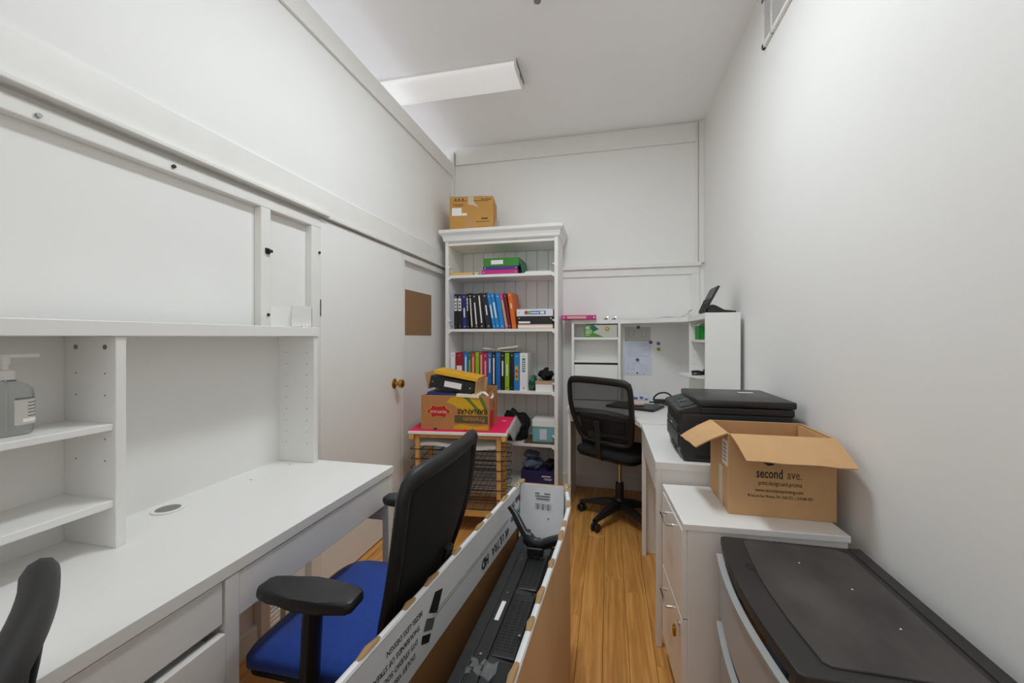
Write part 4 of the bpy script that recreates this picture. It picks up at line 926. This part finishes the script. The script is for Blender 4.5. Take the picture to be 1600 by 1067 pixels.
# ------------------------------------------------------------------ TV carton with a television standing in it
t = thing('tv_carton', 'long open white and brown television carton standing on the floor', 'box')
ZT = .65
fx = lambda y: -.458 + (y - .62) * .0966
Lp = [(fx(y), y) for y in (.44, .62, .85, 1.15, 1.4, 1.665)]
Rp = [(-.163, 1.665), (-.130, 1.46), (-.134, 1.2), (-.147, .96), (-.160, .69), (-.172, .44)]
def strip(pts, z0, z1, th, side=1):
    nrm = []
    for i in range(len(pts)):
        a = Vector(pts[max(i - 1, 0)]); e = Vector(pts[min(i + 1, len(pts) - 1)]); q = (e - a).normalized(); nrm.append(Vector((q.y, -q.x)) * side)
    inner = [tuple(Vector(p) + n * th) for p, n in zip(pts, nrm)]
    b = B(); b.prism(list(pts) + inner[::-1], 'z', z0, z1); return b, inner
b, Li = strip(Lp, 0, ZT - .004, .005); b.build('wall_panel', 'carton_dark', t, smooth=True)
b, Ri = strip(Rp, 0, ZT - .004, .005); b.build('wall_panel', 'carton', t, smooth=True)
b, _ = strip([Lp[-1], Rp[0]], 0, ZT - .004, .005); b.build('end_panel', 'carton', t)
b, _ = strip([Rp[-1], Lp[0]], 0, ZT - .004, .005); b.build('end_panel', 'carton', t)
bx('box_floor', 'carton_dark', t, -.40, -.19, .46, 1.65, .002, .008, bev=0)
b, Lf = strip(Li, .487, ZT + .001, .004); lf = b.build('folded_flap', 'white_print', t, smooth=True, label='white printed flap folded inward')
b, _ = strip(Ri, .50, ZT + .001, .004); b.build('folded_flap', 'white_print', t, smooth=True)
# fold crest running along the rims
for pts, nm in ((Lp, 0), (Rp, 1)):
    s = 1
    pp = [(p[0] + (.004 if nm == 0 else -.004), p[1], ZT - .003) for p in pts]
    B().tube(pp, .0075, 8).build('rim_fold', 'white_print', t, smooth=True)
    for k in range(9):
        y0 = .52 + k * .128 + .02 * ((k * 7) % 3); y1 = y0 + .045 + .02 * (k % 2)
        if y1 > 1.64: continue
        def xa(y):
            for (xa_, ya), (xb, yb) in zip(pp2, pp2[1:]):
                if min(ya, yb) <= y <= max(ya, yb): return xa_ + (xb - xa_) * (y - ya) / (yb - ya)
            return pp2[0][0]
        pp2 = [(q[0], q[1]) for q in pp]
        B().tube([(xa(y0), y0, ZT + .001), (xa((y0 + y1) / 2) - .001, (y0 + y1) / 2, ZT + .0035), (xa(y1), y1, ZT + .001)], [.0055, .0078, .0055], 7, flat=.7).build('torn_tab', 'kraft_edge', t, smooth=True)
rows = []
for i in range(8):
    q = i / 7; z = ZT + .001 - .205 * q
    rows.append([(-.348 + .178 * j / 8, 1.651 - .010 - .020 * math.sin(math.pi * j / 8) * q - .035 * q * (j / 8) ** 2 - .03 * q * q, z - .012 * (j / 8) * q) for j in range(9)])
ef = B().grid(rows, thick=.004).build('end_flap', 'white_print', t, smooth=True, label='white end flap with barcode')
for x, z in ((-.352, ZT + .002), (-.168, ZT - .004)): B().tube([(x, 1.66, z - .012), (x + .006, 1.64, z + .006), (x + .016, 1.655, z + .008)], [.006, .012, .006], 7).build('torn_tab', 'kraft_edge', t, smooth=True)
def efy(x, z): q = (ZT - z) / .205; j = (x + .348) / .178 * 8; return 1.651 - .010 - .020 * math.sin(math.pi * j / 8) * q - .035 * q * (j / 8) ** 2 - .03 * q * q - .0060
for k in range(22):
    x = -.285 + k * .0030
    if (k * 5) % 7 in (2, 5): continue
    wd = .0014 + .0008 * ((k * 3) % 3)
    B().poly([(x, efy(x, .560), .560), (x + wd, efy(x + wd, .560), .560), (x + wd, efy(x, .582), .582), (x, efy(x, .582), .582)]).build('barcode_bar', 'ink_black', ef)
for x0, x1, z in ((-.285, -.222, .606), (-.280, -.226, .596), (-.285, -.262, .616), (-.248, -.220, .616), (-.232, -.222, .528)):
    for k in range(int((x1 - x0) / .006)):
        x = x0 + k * .006; B().poly([(x, efy(x, z), z), (x + .0045, efy(x + .0045, z), z), (x + .0045, efy(x, z + .006), z + .006), (x, efy(x, z + .006), z + .006)]).build('print_mark', 'ink_grey', ef)
tv = Vector((.0966, 1, 0)).normalized(); TR = axes(-tv, (0, 0, -1)); nv = Vector((tv.y, -tv.x, 0))
def ftext(body, size, m, y, z, **k):
    p = Vector((fx(y), y, z)) + nv * .0102; return text(body, size, m, t, p, TR, **k)
ftext('4K ULTRA', .044, 'ink_black', 1.500, .525, sx=.88); ftext('HD', .044, 'ink_black', 1.296, .525, weight=.0014, sx=.88)
for z in (.558, .566):
    b = B(); a = Vector((fx(.93), .93, z)) + nv * .0098; e = Vector((fx(1.50), 1.50, z)) + nv * .0098; b.tube([a, e], .0008, 4); b.build('print_rule', 'ink_grey', t)
ftext('Hisense', .044, 'ink_teal', 1.635, .545, weight=.0008, sx=.8); ftext('Roku TV', .036, 'ink_purple', 1.635, .600, weight=.0008, sx=.75)
for y, z, s_ in ((.885, .606, 'BEZEL-LESS DESIGN'), (.875, .580, 'THOUSANDS OF STREAMS'), (.865, .554, 'DTS STUDIO SOUND'), (.855, .528, 'DOLBY VISION')): ftext(s_, .0175, 'ink_black', y, z, sx=.9)
def fpoly(pts, m, nm='logo_print'):
    P = [Vector((fx(y), y, z)) + nv * .0100 for y, z in pts]; B().poly(P).build(nm, m, t)
fpoly([(.985, .605), (.955, .560), (.915, .585), (.945, .618)], 'ink_black'); fpoly([(.905, .578), (.945, .555), (.930, .535), (.890, .556)], 'ink_grey'); fpoly([(.885, .550), (.925, .530), (.915, .515), (.880, .532)], 'ink_black')

# the television stands on its long edge, back and underside upward in the carton
q = thing('television', 'black flat television standing in the long open carton', 'television', (-.262, 1.03, .0085), -1.5)
TL, TZ2 = .545, .470
bx('screen_panel', 'black_satin', q, -.075, -.045, -TL, TL, 0, TZ2 + .02, bev=.004)
B().prism([(-.045, .01), (.058, .03), (.060, TZ2 - .012), (.050, TZ2 + .004), (-.045, TZ2 + .012)], 'y', -TL + .03, TL - .10, bev=.004).build('rear_housing', 'dark_grey_plastic', q)
bx('ledge_strip', 'black_satin', q, -.047, -.012, -TL + .03, TL - .08, TZ2 + .008, TZ2 + .018, bev=.003)
for nm, y0, y1 in (('vent', .20, .37), ('vent', -.07, .135), ('vent', -.50, -.20)):
    vp = bx('vent_panel', 'black_satin', q, -.010, .050, y0 - .02, y1 + .02, TZ2 + .002, TZ2 + .0115, bev=.003)
    b = B(); n = int((y1 - y0) / .0105)
    for i in range(n):
        for j in range(3): b.box(-.004 + j * .0175, .0085 + j * .0175, y0 + i * .0105, y0 + i * .0105 + .0062, TZ2 + .009, TZ2 + .0122)
    so = b.build('vent_slots', 'black_gap', vp); so['kind'] = 'stuff'
bx('service_sticker', 'paper', q, -.034, -.022, .02, .10, TZ2 + .0175, TZ2 + .0186, bev=0)
bx('port_recess', 'black_gap', q, .012, .048, -.165, -.105, TZ2 + .006, TZ2 + .0125, bev=0)
for x, y in ((-.03, .33), (-.03, .14), (.04, .17), (-.03, -.10), (.045, -.02)): B().cyl((x, y, TZ2 + .005), (x, y, TZ2 + .019), .0035, 10).build('screw', 'chrome', q)
b = B(); b.grid([[(-.045 + .065 * i / 6, -.165 + .045 * j / 4, TZ2 + .020 + .007 * math.sin(i * 2.3 + j * 1.7)) for i in range(7)] for j in range(5)], thick=.0008); b.build('plastic_film', 'thin_film', q, label='crinkled clear protective film')
bk = thing('tv_stand_leg', 'black bent television stand leg lying across the far end of the carton', 'stand leg', (0, 0, 0))
B().tube(smooth_path([(-.345, 1.435, .640), (-.318, 1.425, .607), (-.285, 1.410, .562), (-.255, 1.400, .535), (-.225, 1.398, .533), (-.190, 1.400, .546), (-.160, 1.402, .556)]), [.008] * 6 + [.011] * 8 + [.017] * 11 + [.013] * 12, 8, flat=1.5).build('leg_bar', 'black_satin', bk, smooth='all')
B().tube(smooth_path([(-.340, 1.426, .648), (-.312, 1.416, .614), (-.280, 1.400, .570), (-.255, 1.392, .546)]), .0022, 6).build('leg_trim', 'grey_metal', bk)
bx('mount_plate', 'black_plastic', bk, -.270, -.215, 1.375, 1.410, .500, .528, bev=.004)
